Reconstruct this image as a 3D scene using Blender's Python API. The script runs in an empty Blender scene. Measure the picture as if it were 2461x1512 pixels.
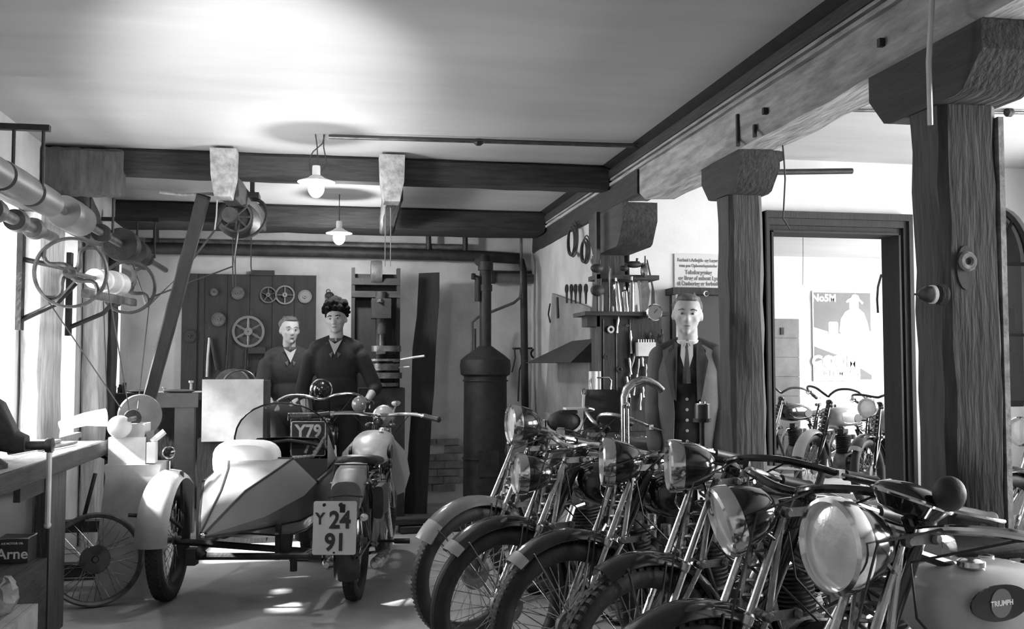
import bpy, math, random
from mathutils import Vector, Matrix
rnd = random.Random(7)
PI = math.pi
sc = bpy.context.scene
C = sc.collection
# ---------------------------------------------------------------- camera
F = 2400.0; CAMZ = 1.35; YAW = math.radians(10.2); PITCH = math.radians(2.96)
cam = bpy.data.objects.new('camera', bpy.data.cameras.new('camera')); C.objects.link(cam)
cam.location = (0, 0, CAMZ); cam.rotation_euler = (PI/2+PITCH, 0, -YAW)
cam.data.sensor_width = 36; cam.data.lens = F/2461*36
cam.data.clip_start = .02; cam.data.clip_end = 200
sc.camera = cam
# ---------------------------------------------------------------- world, daylight, exposure
w = bpy.data.worlds.new('sky'); sc.world = w; w.use_nodes = True
bg = w.node_tree.nodes['Background']; bg.inputs[0].default_value = (1, 1, 1, 1); bg.inputs[1].default_value = 2.2
sc.view_settings.view_transform = 'Standard'; sc.view_settings.look = 'None'
sc.view_settings.gamma = 1; sc.view_settings.exposure = 0.85; sc.view_settings.use_curve_mapping = False
def area(name, loc, target, sx, sy, power, spread=180):
    l = bpy.data.lights.new(name, 'AREA'); l.shape = 'RECTANGLE'; l.size = sx; l.size_y = sy; l.energy = power
    l.spread = math.radians(spread)
    o = bpy.data.objects.new(name, l); C.objects.link(o); o.location = loc
    d = Vector(target)-Vector(loc); o.rotation_euler = d.to_track_quat('-Z', 'Y').to_euler(); return o
# daylight at the windows of the left wall, of the right bay and of the room beyond the doorway
area('daylight_left_far', (-2.6, 7.9, 1.75), (0, 7.7, 1.2), 3.2, 1.7, 110)
area('daylight_left_near', (-2.6, 5.8, 1.6), (0, 5.9, .9), 1.5, 1.6, 120)
area('daylight_right_bay', (5.75, 3.2, 1.7), (3, 3.4, 1.9), 4.4, 1.7, 520)
area('daylight_back_room', (8.6, 9.6, 1.7), (5, 9.8, 1.4), 4.4, 1.7, 470)
def sun(name, az, el, power, ang):
    l = bpy.data.lights.new(name, 'SUN'); l.energy = power; l.angle = math.radians(ang)
    o = bpy.data.objects.new(name, l); C.objects.link(o)
    a, e = math.radians(az), math.radians(el)
    d = Vector((math.sin(a)*math.cos(e), math.cos(a)*math.cos(e), -math.sin(e)))
    o.rotation_euler = d.to_track_quat('-Z', 'Y').to_euler(); o.location = (-8, 3, 6); return o
sun('sun', 84, 41, 32.0, 4)
# added unseen spot, below the frame, that makes the bright patch on the ceiling
sp = bpy.data.lights.new('ceiling_glow_spot', 'SPOT'); sp.energy = 620; sp.spot_size = math.radians(28); sp.spot_blend = 1; sp.shadow_soft_size = .08
so = bpy.data.objects.new('ceiling_glow_spot', sp); C.objects.link(so); so.location = (-.45, 1.7, .8)
so.rotation_euler = (Vector((-.33, 4.85, 2.8))-Vector((-.45, 1.7, .8))).to_track_quat('-Z', 'Y').to_euler()
# ---------------------------------------------------------------- rays through the lens, used to read real positions off the photograph
_c, _s = math.cos(YAW), math.sin(YAW); _cp, _sp = math.cos(PITCH), math.sin(PITCH)
FW = Vector((_s*_cp, _c*_cp, _sp)); RT = Vector((_c, -_s, 0)); UP = RT.cross(FW); CAM = Vector((0, 0, CAMZ))
def ray(px, py): return FW*F + RT*(px-1230.5) + UP*(756-py)
def atY(px, py, Y): d = ray(px, py); return CAM + d*(Y/d.y)
def atX(px, py, X): d = ray(px, py); return CAM + d*(X/d.x)
def atZ(px, py, Z): d = ray(px, py); return CAM + d*((Z-CAMZ)/d.z)
# ---------------------------------------------------------------- materials
def mat(name, g, rough=.6, metal=0, amp=0, scale=6, stretch=(1, 1, 1), bump=0, bscale=None, trans=None, emit=0, detail=4, coat=0):
    m = bpy.data.materials.new(name); m.use_nodes = True; nt = m.node_tree; N = nt.nodes; L = nt.links
    b = N['Principled BSDF']; b.inputs['Roughness'].default_value = rough; b.inputs['Metallic'].default_value = metal
    b.inputs['Base Color'].default_value = (g, g, g, 1)
    if coat: b.inputs['Coat Weight'].default_value = coat; b.inputs['Coat Roughness'].default_value = .08
    tc = N.new('ShaderNodeTexCoord'); mp = N.new('ShaderNodeMapping'); mp.inputs['Scale'].default_value = stretch
    L.new(tc.outputs['Object'], mp.inputs[0])
    if amp:
        n = N.new('ShaderNodeTexNoise'); n.inputs['Scale'].default_value = scale; n.inputs['Detail'].default_value = detail; n.inputs['Roughness'].default_value = .6
        L.new(mp.outputs[0], n.inputs['Vector'])
        r = N.new('ShaderNodeValToRGB'); e = r.color_ramp.elements
        lo, hi = max(g*(1-amp), 0), min(g*(1+amp), 1)
        e[0].position = .32; e[0].color = (lo, lo, lo, 1); e[1].position = .68; e[1].color = (hi, hi, hi, 1)
        L.new(n.outputs[0], r.inputs[0]); L.new(r.outputs[0], b.inputs['Base Color'])
        rr = N.new('ShaderNodeMath'); rr.operation = 'MULTIPLY_ADD'; rr.inputs[1].default_value = .15; rr.inputs[2].default_value = rough-.07
        L.new(n.outputs[0], rr.inputs[0]); L.new(rr.outputs[0], b.inputs['Roughness'])
    if bump:
        n2 = N.new('ShaderNodeTexNoise'); n2.inputs['Scale'].default_value = bscale or scale*4; n2.inputs['Detail'].default_value = 5
        L.new(mp.outputs[0], n2.inputs['Vector'])
        bp = N.new('ShaderNodeBump'); bp.inputs['Strength'].default_value = bump; bp.inputs['Distance'].default_value = .01
        L.new(n2.outputs[0], bp.inputs['Height']); L.new(bp.outputs[0], b.inputs['Normal'])
    if emit: b.inputs['Emission Color'].default_value = (1, 1, 1, 1); b.inputs['Emission Strength'].default_value = emit
    if trans is not None:
        t = N.new('ShaderNodeBsdfTransparent'); t.inputs[0].default_value = (trans, trans, trans, 1)
        gl = N.new('ShaderNodeBsdfGlossy'); gl.inputs['Roughness'].default_value = rough
        mx = N.new('ShaderNodeMixShader'); mx.inputs[0].default_value = g
        L.new(t.outputs[0], mx.inputs[1]); L.new(gl.outputs[0], mx.inputs[2]); L.new(mx.outputs[0], N['Material Output'].inputs[0])
    return m
M = {}
def dm(k, *a, **kw): M[k] = mat(k, *a, **kw)
dm('ceiling_plaster', .52, .75, amp=.07, scale=1.2, stretch=(.6, 3, 1), bump=.05, bscale=6)
dm('wall_plaster', .48, .85, amp=.16, scale=3, bump=.35, bscale=20)
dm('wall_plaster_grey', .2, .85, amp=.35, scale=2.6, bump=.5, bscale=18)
dm('wall_white', .72, .8, amp=.07, scale=2, bump=.2, bscale=15)
dm('concrete_floor', .36, .55, amp=.3, scale=1.6, bump=.25, bscale=14, detail=8)
dm('old_timber', .04, .7, amp=.55, scale=5, stretch=(6, 6, .8), bump=.6, bscale=9)
dm('old_timber_long', .03, .75, amp=.5, scale=5, stretch=(6, .8, 6), bump=.5, bscale=9)
dm('old_timber_cross', .03, .75, amp=.5, scale=5, stretch=(.8, 6, 6), bump=.5, bscale=9)
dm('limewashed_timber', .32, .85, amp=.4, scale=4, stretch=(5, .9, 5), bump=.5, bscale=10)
dm('grey_timber', .09, .8, amp=.3, scale=8, stretch=(5, 5, 1))
dm('pale_timber', .42, .8, amp=.3, scale=5, stretch=(6, 6, .8), bump=.5, bscale=9)
dm('dark_board', .02, .7, amp=.4, scale=4, stretch=(3, 3, .7), bump=.3)
dm('brick', .2, .9, amp=.3, scale=14, bump=.5)
dm('black_enamel', .012, .16, coat=.6)
dm('grey_enamel', .16, .2, amp=.1, scale=5, coat=.5)
dm('pale_enamel', .42, .25, amp=.08, scale=6, coat=.4)
dm('aluminium_paint', .34, .38, amp=.12, scale=7)
dm('chrome', .78, .13, 1)
dm('nickel', .5, .26, 1, amp=.15, scale=20)
dm('steel', .16, .4, .8, amp=.4, scale=14)
dm('engine_alloy', .2, .42, .7, amp=.4, scale=18, bump=.2)
dm('cast_iron', .03, .6, .3, amp=.4, scale=12, bump=.3)
dm('grey_iron', .1, .55, .3, amp=.4, scale=12, bump=.3)
dm('pale_metal', .55, .5, .1, amp=.15, scale=8)
dm('rubber', .022, .62, amp=.5, scale=10, bump=.2, bscale=60)
dm('grip_rubber', .015, .5)
dm('leather', .02, .4, amp=.4, scale=9, bump=.25, bscale=50)
dm('white_leather', .62, .5, amp=.08, scale=5)
dm('sidecar_paint', .16, .3, amp=.08, scale=3, coat=.3)
dm('plate_white', .6, .5, amp=.05, scale=9)
dm('plate_dark', .05, .45, amp=.2, scale=9)
dm('ink', .03, .6)
dm('letter_white', .75, .5)
dm('lens_glass', .85, .16, .3, amp=.12, scale=10, bump=.15, bscale=30)
dm('clear_glass', .1, .05, trans=.93)
dm('celluloid', .14, .15, trans=.82)
dm('skin', .34, .55, amp=.1, scale=20)
dm('hair', .008, 1, amp=.5, scale=30, bump=.8, bscale=60)
dm('pale_hair', .09, .6, amp=.4, scale=30, bump=.6, bscale=60)
dm('dark_overall', .012, .85, amp=.4, scale=8, bump=.4, bscale=25)
dm('overall', .02, .85, amp=.4, scale=8, bump=.4, bscale=25)
dm('coat_cloth', .075, .85, amp=.25, scale=6, bump=.4, bscale=18)
dm('vest_cloth', .02, .85, amp=.3, scale=20)
dm('shirt', .6, .8)
dm('paper', .6, .8, amp=.06, scale=4)
dm('poster_grey', .2, .7, amp=.1, scale=3)
dm('poster_pale', .42, .7)
dm('bulb', 1, .5, emit=22)
dm('shade_white', .8, .3)
dm('stone', .24, .9, amp=.4, scale=9, bump=.8, bscale=20)
dm('crate_wood', .36, .8, amp=.3, scale=5, bump=.4)
dm('belt_leather', .05, .6, amp=.3, scale=10)
dm('cord', .05, .8)
dm('pale_cord', .35, .8)
dm('eye_white', .4, .3)
dm('lip', .16, .5)
dm('tin_dark', .035, .35, amp=.2, scale=8)
dm('drum_grey', .15, .45, .2, amp=.2, scale=6)
# ---------------------------------------------------------------- mesh building
M['hair'].node_tree.nodes['Principled BSDF'].inputs['Specular IOR Level'].default_value = .1
class MB:
    def __init__(s): s.v = []; s.f = []
    def add(s, vs, fs):
        o = len(s.v); s.v += [Vector(v) for v in vs]; s.f += [tuple(i+o for i in f) for f in fs]; return s
    def bx(s, x0, x1, y0, y1, z0, z1):
        return s.add([(x0,y0,z0),(x1,y0,z0),(x1,y1,z0),(x0,y1,z0),(x0,y0,z1),(x1,y0,z1),(x1,y1,z1),(x0,y1,z1)],
                     [(0,3,2,1),(4,5,6,7),(0,1,5,4),(1,2,6,5),(2,3,7,6),(3,0,4,7)])
    def box(s, c, d, R=None):
        h = Vector(d)/2; c = Vector(c); vs = []
        for z in (-1, 1):
            for x, y in ((-1,-1),(1,-1),(1,1),(-1,1)):
                p = Vector((x*h.x, y*h.y, z*h.z)); vs.append(c+(R @ p if R else p))
        return s.add(vs, [(0,3,2,1),(4,5,6,7),(0,1,5,4),(1,2,6,5),(2,3,7,6),(3,0,4,7)])
    def loft(s, rings, caps=True, closed=False):
        n = len(rings[0]); vs = [p for r in rings for p in r]; fs = []
        m = len(rings)
        for i in range(m if closed else m-1):
            a = i*n; b = ((i+1) % m)*n
            for j in range(n):
                k = (j+1) % n; fs.append((a+j, a+k, b+k, b+j))
        if caps and not closed: fs.append(tuple(range(n-1, -1, -1))); fs.append(tuple((m-1)*n+j for j in range(n)))
        return s.add(vs, fs)
    def tube(s, pts, r, n=8, caps=True, closed=False, flat=None):
        pts = [Vector(p) for p in pts]; m = len(pts)
        rs = r if isinstance(r, (list, tuple)) else [r]*m
        rings = []; prev = None
        for i, p in enumerate(pts):
            if closed: t = pts[(i+1) % m]-pts[i-1]
            else: t = pts[min(i+1, m-1)]-pts[max(i-1, 0)]
            t.normalize()
            if prev is None:
                a = Vector((0, 0, 1)) if abs(t.z) < .9 else Vector((1, 0, 0))
                u = t.cross(a).normalized()
            else:
                u = prev - t*prev.dot(t)
                u = u.normalized() if u.length > 1e-6 else prev
            prev = u; v = t.cross(u)
            fy = flat if flat else 1
            rings.append([p+(u*math.cos(2*PI*j/n)+v*math.sin(2*PI*j/n)*fy)*rs[i] for j in range(n)])
        return s.loft(rings, caps, closed)
    def cyl(s, a, b, r, n=16, r2=None): return s.tube([a, b], [r, r if r2 is None else r2], n)
    def lathe(s, prof, o, ax, n=24, closed=False, ang=2*PI):
        o = Vector(o); ax = Vector(ax).normalized(); a = Vector((0, 0, 1)) if abs(ax.z) < .9 else Vector((1, 0, 0))
        u = ax.cross(a).normalized(); v = ax.cross(u); rings = []
        for j in range(n):
            t = 2*PI*j/n; d = u*math.cos(t)+v*math.sin(t)
            rings.append([o+d*r+ax*h for r, h in prof])
        k = len(prof); vs = [p for r in rings for p in r]; fs = []
        for j in range(n):
            q = (j+1) % n
            for i in range(k if closed else k-1):
                i2 = (i+1) % k; fs.append((j*k+i, q*k+i, q*k+i2, j*k+i2))
        if not closed:
            if prof[0][0] > 1e-5: fs.append(tuple(j*k for j in range(n)))
            if prof[-1][0] > 1e-5: fs.append(tuple(j*k+k-1 for j in reversed(range(n))))
        return s.add(vs, fs)
    def torus(s, c, ax, R, r, n=32, m=8, sq=1):
        return s.lathe([(R+r*math.cos(2*PI*i/m), r*sq*math.sin(2*PI*i/m)) for i in range(m)], c, ax, n, closed=True)
    def sph(s, c, r, n=16, m=10, R=None):
        c = Vector(c); r = Vector(r) if not isinstance(r, (int, float)) else Vector((r, r, r)); vs = []; fs = []
        for i in range(1, m):
            a = PI*i/m
            for j in range(n):
                b = 2*PI*j/n; p = Vector((r.x*math.sin(a)*math.cos(b), r.y*math.sin(a)*math.sin(b), r.z*math.cos(a)))
                vs.append(c+(R @ p if R else p))
        t = len(vs); pz = Vector((0, 0, r.z)); vs.append(c+(R @ pz if R else pz)); vs.append(c-(R @ pz if R else pz))
        for i in range(m-2):
            for j in range(n):
                k = (j+1) % n; fs.append((i*n+j, (i+1)*n+j, (i+1)*n+k, i*n+k))
        for j in range(n):
            k = (j+1) % n; fs.append((t, j, k)); fs.append((t+1, (m-2)*n+k, (m-2)*n+j))
        return s.add(vs, fs)
    def helix(s, a, b, R, r, turns, seg=10, n=5):
        a = Vector(a); b = Vector(b); t = (b-a).normalized(); q = Vector((0, 1, 0)) if abs(t.y) < .9 else Vector((1, 0, 0))
        u = t.cross(q).normalized(); v = t.cross(u); k = int(turns*seg)
        return s.tube([a.lerp(b, i/k)+(u*math.cos(2*PI*i/seg)+v*math.sin(2*PI*i/seg))*R for i in range(k+1)], r, n)
    def prism(s, poly, o, ex, ey, ez, d):
        "poly of (a,b) in the ex,ey plane, extruded by d along ez"
        o = Vector(o); ex = Vector(ex); ey = Vector(ey); ez = Vector(ez); n = len(poly)
        vs = [o+ex*a+ey*b for a, b in poly]+[o+ex*a+ey*b+ez*d for a, b in poly]
        fs = [tuple(range(n-1, -1, -1)), tuple(range(n, 2*n))]+[(i, (i+1) % n, n+(i+1) % n, n+i) for i in range(n)]
        return s.add(vs, fs)
    def beam(s, p0, p1, w, h, seg=14, amp=.008, up=(0, 0, 1), cham=.12, seed=1):
        "hewn timber: octagonal section with wandering edges"
        R = random.Random(seed); p0 = Vector(p0); p1 = Vector(p1); t = (p1-p0).normalized(); up = Vector(up)
        u = t.cross(up).normalized(); v = u.cross(t).normalized(); rings = []
        c = cham*min(w, h)
        base = [(-w/2+c, -h/2), (w/2-c, -h/2), (w/2, -h/2+c), (w/2, h/2-c), (w/2-c, h/2), (-w/2+c, h/2), (-w/2, h/2-c), (-w/2, -h/2+c)]
        for i in range(seg+1):
            p = p0.lerp(p1, i/seg)
            rings.append([p+u*(a+R.uniform(-amp, amp))+v*(b+R.uniform(-amp, amp)) for a, b in base])
        return s.loft(rings)
    def M(s, m): s.v = [m @ v for v in s.v]; return s
def mkmesh(name, mb, off=None, ang=35):
    me = bpy.data.meshes.new(name)
    me.from_pydata([tuple(v-off) if off is not None else tuple(v) for v in mb.v], [], mb.f)
    bm_fix(me)
    if ang:
        me.polygons.foreach_set('use_smooth', [True]*len(me.polygons)); me.set_sharp_from_angle(angle=math.radians(ang))
    me.update(); return me
import bmesh
def bm_fix(me):
    b = bmesh.new(); b.from_mesh(me); bmesh.ops.recalc_face_normals(b, faces=b.faces); b.to_mesh(me); b.free()
def obj(name, mb, m, parent=None, off=None, ang=35, label=None):
    me = mkmesh(name, mb, off, ang); me.materials.append(M[m] if isinstance(m, str) else m)
    o = bpy.data.objects.new(name, me); C.objects.link(o)
    if parent is not None: o.parent = parent
    if label: o['label'] = label
    return o
def tag(o, label, cat, group=None):
    o['label'] = label; o['category'] = cat
    if group: o['group'] = group
    return o
def base_of(mb):
    xs = [v.x for v in mb.v]; ys = [v.y for v in mb.v]; zs = [v.z for v in mb.v]
    return Vector(((min(xs)+max(xs))/2, (min(ys)+max(ys))/2, min(zs)))
def solo(name, mb, m, label, cat, group=None, ang=35):
    "a thing that is one mesh, its origin at its base"
    b = base_of(mb); o = obj(name, mb, m, off=b, ang=ang); o.location = b; return tag(o, label, cat, group)
def thing(name, label, cat, loc=(0, 0, 0), rz=0, group=None):
    o = bpy.data.objects.new(name, None); o.empty_display_size = .1; C.objects.link(o)
    o.location = loc; o.rotation_euler = (0, 0, rz); return tag(o, label, cat, group)
class W:
    "a thing whose parts are given in world coordinates"
    def __init__(s, name, label, cat, loc, group=None): s.o = thing(name, label, cat, loc, 0, group); s.l = Vector(loc)
    def part(s, name, mb, m, parent=None, label=None, ang=35, kind=None):
        o = obj(name, mb, m, parent or s.o, off=s.l, ang=ang, label=label)
        if kind: o['kind'] = kind
        return o
def struct(name, mb, m, parent=None, ang=30, kind='structure'):
    o = obj(name, mb, m, parent, ang=ang)
    if parent is None: o['kind'] = kind
    return o
def text_mb(s, h, bold=.02, ext=.0008):
    cu = bpy.data.curves.new('t', 'FONT'); cu.body = s; cu.size = h*1.38; cu.align_x = 'CENTER'; cu.align_y = 'CENTER'; cu.offset = bold*h; cu.extrude = ext; cu.resolution_u = 3
    o = bpy.data.objects.new('t', cu); C.objects.link(o)
    dg = bpy.context.evaluated_depsgraph_get(); me = bpy.data.meshes.new_from_object(o.evaluated_get(dg))
    mb = MB(); mb.add([v.co.copy() for v in me.vertices], [tuple(p.vertices) for p in me.polygons])
    bpy.data.objects.remove(o); bpy.data.curves.remove(cu); bpy.data.meshes.remove(me); return mb
def text_on(s, h, c, ex, ey, bold=.02, ext=.0008, sx=1):
    ex = Vector(ex).normalized(); ey = Vector(ey).normalized(); ez = ex.cross(ey)
    m = Matrix(((ex.x*sx, ey.x, ez.x, c[0]), (ex.y*sx, ey.y, ez.y, c[1]), (ex.z*sx, ey.z, ez.z, c[2]), (0, 0, 0, 1)))
    return text_mb(s, h, bold, ext).M(m)
# ================================================================ THE SETTING
XL = -1.87; YB = 9.9; ZC = 2.80; YD = 6.5; XR = 5.2; YN = -1.6
XP = 1.98      # partition between the far bay and the back room
XRB = 8.0; YBR = 12.3
struct('floor', MB().bx(XL-.4, XRB+.4, YN-.3, YBR+.3, -.12, 0), 'concrete_floor')
struct('ceiling', MB().bx(XL-.4, XRB+.4, YN-.3, YBR+.3, ZC, ZC+.15), 'ceiling_plaster')
# left wall with its run of windows
wins = [(8.62, 9.42), (7.02, 7.85), (5.5, 6.42)]
WZ0, WZ1 = .86, 2.30
mb = MB(); mb.bx(XL-.35, XL, YN, YB, 0, WZ0); mb.bx(XL-.35, XL, YN, YB, WZ1, ZC)
ys = sorted([YN]+[y for a in wins for y in a]+[YB])
for i in range(0, len(ys), 2): mb.bx(XL-.35, XL, ys[i], ys[i+1], WZ0, WZ1)
struct('wall_left', mb, 'wall_plaster')
for i, (a, b) in enumerate(wins):
    t = .045; x0, x1 = XL-.25, XL-.2
    mb = MB()
    for (p, q, r, s_) in ((a, a+t, WZ0, WZ1), (b-t, b, WZ0, WZ1), (a+t, b-t, WZ0, WZ0+t), (a+t, b-t, WZ1-t, WZ1), ((a+b)/2-.02, (a+b)/2+.02, WZ0+t, WZ1-t), (a+t, b-t, 1.78, 1.81)):
        mb.bx(x0, x1, p, q, r, s_)
    f = struct('window_%d' % (i+1), mb, 'pale_timber')
    for (p, q) in ((a+t, (a+b)/2-.02), ((a+b)/2+.02, b-t)):
        for (r, s_) in ((WZ0+t, 1.78), (1.81, WZ1-t)):
            obj('pane', MB().bx(XL-.23, XL-.226, p, q, r, s_), 'clear_glass', f)
    obj('window_sill', MB().bx(XL-.2, XL+.05, a-.02, b+.02, WZ0-.035, WZ0+.004), 'pale_timber', f)
# back wall, greyer below the pipe and with bare brick low down
wb = struct('wall_back', MB().bx(XL-.35, XP+.12, YB, YB+.3, 0, ZC), 'wall_plaster')
bz = random.Random(3)
cnt = 0
for row in range(8):
    z = .12+row*.075
    x = .78+(row % 2)*.12+bz.uniform(-.03, .03)
    while x < 1.2 and cnt < 60:
        if bz.random() < .86:
            obj('brick', MB().bx(x, x+.21, YB-.012-bz.uniform(0, .01), YB+.02, z, z+.062), 'brick', wb)
        x += .228; cnt += 1
# partition at the right of the far bay, wall with the doorway and the arched window
struct('wall_partition', MB().bx(XP, XP+.12, YD+.15, YB, 0, ZC).bx(XP, XP+.12, YB+.3, YBR, 0, ZC), 'wall_plaster')
pL = atY(1846, 553, YD); pR = atY(2152, 553, YD); DX0, DX1, DZ = pL.x, pR.x, pL.z-.01
aC = atY(2408, 632, YD); aT = atY(2400, 497, YD).z; aS = aC.z; aB = atY(2420, 978, YD).z; AW = .27; AX = aC.x
mb = MB(); mb.bx(XP, DX0, YD, YD+.15, 0, ZC); mb.bx(DX0, DX1, YD, YD+.15, DZ, ZC)
mb.bx(DX1, AX-AW, YD, YD+.15, 0, ZC); mb.bx(AX+AW, XRB, YD, YD+.15, 0, ZC); mb.bx(AX-AW, AX+AW, YD, YD+.15, 0, aB)
NA = 16
for k in range(NA):
    t0, t1 = PI-PI*k/NA, PI-PI*(k+1)/NA
    x0, x1 = AX+AW*math.cos(t0), AX+AW*math.cos(t1); z0, z1 = aS+(aT-aS)*math.sin(t0), aS+(aT-aS)*math.sin(t1)
    mb.add([(x0, YD, z0), (x1, YD, z1), (x1, YD, ZC), (x0, YD, ZC), (x0, YD+.15, z0), (x1, YD+.15, z1), (x1, YD+.15, ZC), (x0, YD+.15, ZC)],
           [(0, 1, 2, 3), (4, 7, 6, 5), (0, 4, 5, 1), (3, 2, 6, 7)])
struct('wall_doorway', mb, 'wall_white')
# door casing: deep dark stepped jambs and head
mb = MB(); cl, cr_, ct = .05, .085, .135
for (e, d0) in ((0, -.03), (.3, -.06), (.65, -.085)):
    mb.bx(DX0-cl, DX0-cl*e, YD+d0, YD-.001, 0, DZ+ct)
    mb.bx(DX1+cr_*e, DX1+cr_, YD+d0, YD-.001, 0, DZ+ct)
    mb.bx(DX0-cl*e, DX1+cr_*e, YD+d0, YD-.001, DZ+ct*e, DZ+ct)
mb.bx(DX0-.002, DX0+.012, YD-.06, YD+.17, 0, DZ); mb.bx(DX1-.012, DX1+.002, YD-.06, YD+.17, 0, DZ); mb.bx(DX0, DX1, YD-.06, YD+.17, DZ-.012, DZ+.002)
dc = struct('door_1', mb, 'dark_board')
obj('coat_hook', MB().tube([atY(2118, 660, YD-.08), atY(2110, 690, YD-.09), atY(2108, 720, YD-.09), atY(2110, 752, YD-.08)], .008, 6), 'black_enamel', dc)
# arched window with a fan of glazing bars
mb = MB(); arc = lambda r, y, t: (AX+(AW-r)*math.cos(t), y, aS+(aT-aS-r)*math.sin(t))
mb.tube([(AX-AW+.012, YD+.06, aB)]+[arc(.012, YD+.06, PI-PI*k/16) for k in range(17)]+[(AX+AW-.012, YD+.06, aB)], .022, 6)
mb.bx(AX-AW, AX+AW, YD+.045, YD+.075, aS-.012, aS+.012); mb.bx(AX-.014, AX+.014, YD+.045, YD+.075, aB, aS+.05); mb.bx(AX-AW, AX+AW, YD+.03, YD+.09, aB, aB+.04)
for sgn in (-1, 1):
    mb.tube([(AX, YD+.06, aS+.02), (AX+sgn*.03, YD+.06, aS+.12), (AX+sgn*.09, YD+.06, aS+.21), (AX+sgn*.15, YD+.06, aT-.06)], .011, 6)
mb.bx(AX-AW, AX+AW, YD+.05, YD+.07, (aB+aS)/2-.01, (aB+aS)/2+.01)
fw = struct('window_4', mb, 'dark_board')
mb = MB(); mb.add([arc(.01, YD+.06, PI-PI*k/16) for k in range(17)], [tuple(range(17))]); mb.bx(AX-AW+.01, AX+AW-.01, YD+.058, YD+.062, aB+.02, aS)
obj('pane', mb, 'clear_glass', fw)
# right wall with windows outside the picture, back room and near end of the shop
def wall_right(name, y0, y1, ws, XR=XR):
    mb = MB(); mb.bx(XR, XR+.3, y0, y1, 0, .9); mb.bx(XR, XR+.3, y0, y1, 2.4, ZC); ys = sorted([y0]+[y for a in ws for y in a]+[y1])
    for i in range(0, len(ys), 2): mb.bx(XR, XR+.3, ys[i], ys[i+1], .9, 2.4)
    struct(name, mb, 'wall_white')
    for k, (a, b) in enumerate(ws):
        mb = MB()
        for (p, q, r, s_) in ((a, a+.05, .9, 2.4), (b-.05, b, .9, 2.4), (a, b, .9, .95), (a, b, 2.35, 2.4), ((a+b)/2-.02, (a+b)/2+.02, .9, 2.4)): mb.bx(XR+.1, XR+.15, p, q, r, s_)
        f = struct('window_%d' % (5+k+(3 if name.endswith('room') else 0)), mb, 'pale_timber')
        obj('pane', MB().bx(XR+.12, XR+.124, a, b, .9, 2.4), 'clear_glass', f)
wall_right('wall_right', YN, YD, [(1.2, 2.5), (2.9, 4.2), (4.5, 5.6)])
wall_right('wall_right_back_room', YD+.15, YBR, [(7.6, 9.2), (9.8, 11.6)], XRB)
struct('wall_near', MB().bx(XL-.35, XR+.3, YN-.3, YN, 0, ZC), 'wall_plaster')
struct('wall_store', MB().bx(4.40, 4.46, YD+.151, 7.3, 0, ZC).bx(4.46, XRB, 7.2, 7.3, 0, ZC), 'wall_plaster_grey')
struct('wall_back_room', MB().bx(XP, XRB+.3, YBR, YBR+.3, 0, ZC), 'wall_white')
# ---------------------------------------------------------------- timbers
def timber(name, p0, p1, w_, h_, m, label, cat, up=(0, 0, 1), seed=1, seg=16, amp=.006, group=None):
    return solo(name, MB().beam(p0, p1, w_, h_, seg, amp, up, seed=seed), m, label, cat, group)
BX = 2.11
# long whitewashed beam on the two posts, with a flat moulding strip and dark cove against the ceiling
bm = W('long_beam', 'long limewashed ceiling beam running into the room above the posts', 'beam', (BX, 1, 2.44))
bm.part('timber', MB().beam((BX, -1.2, 2.57), (BX, 6.25, 2.57), .26, .25, 30, .007, seed=4), 'limewashed_timber')
bm.part('moulding', MB().bx(BX-.155, BX-.12, -1.2, 9.7, 2.645, 2.665).bx(BX-.15, BX-.12, -1.2, 9.7, 2.685, 2.7), 'limewashed_timber')
bm.part('upper_board', MB().bx(BX-.16, BX-.1, -1.2, 9.7, 2.70, 2.76).bx(BX-.13, BX+.13, -1.2, 6.4, 2.69, 2.75), 'old_timber_long', label='dark board along the top edge of the beam')
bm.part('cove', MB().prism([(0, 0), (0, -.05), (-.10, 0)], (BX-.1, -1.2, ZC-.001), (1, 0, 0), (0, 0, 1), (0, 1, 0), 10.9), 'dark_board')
bm.part('end_section', MB().beam((BX-.06, 6.27, 2.58), (BX-.06, 9.8, 2.58), .16, .22, 10, .006, seed=8), 'old_timber_long', label='darker far length of the beam')
for i, y in enumerate((1.6, 2.45, 3.3, 4.3)):
    s_ = MB().bx(BX-.15, BX-.125, y, y+.02, 2.52, 2.55); bm.part('staple', s_, 'cast_iron')
for y, z0, z1 in ((4.62, 2.44, 2.60), (4.42, 2.44, 2.5)): bm.part('strap_iron', MB().bx(BX-.145, BX-.13, y, y+.018, z0, z1), 'cast_iron')
def post(Y, w_, x, label, blabel, zb, L0, L1, seed, s_h):
    t = W('timber_post', label, 'post', (x, Y, 0))
    t.part('shaft', MB().beam((x+.015, Y, 0), (x, Y, zb-s_h+.01), w_, w_*.95, 16, .006, (0, 1, 0), seed=seed), 'old_timber')
    # bolster with curved ends, running along the beam
    prof = []
    h = s_h
    for k in range(7): a = PI/2*k/6; prof.append((L1-.16+.16*math.cos(a)*.9, zb-h+.16*(1-math.sin(a))*.9))
    poly = [(-L0, zb), (-L0, zb-h*.45), (-L0+.10, zb-h*.95), (-L0+.14, zb-h)]+[(L1-.14, zb-h), (L1-.10, zb-h*.95), (L1, zb-h*.45), (L1, zb)]
    mbb = MB().prism(poly, (x-w_*.56, Y, 0), (0, 1, 0), (0, 0, 1), (1, 0, 0), w_*1.12)
    t.part('bolster', mbb, 'old_timber_long')
    return t
pn = post(3.12, .215, 2.12, 'thick near timber post with a knot hole and round lamp socket', '', 2.445, .34, .33, 21, .21)
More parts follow.
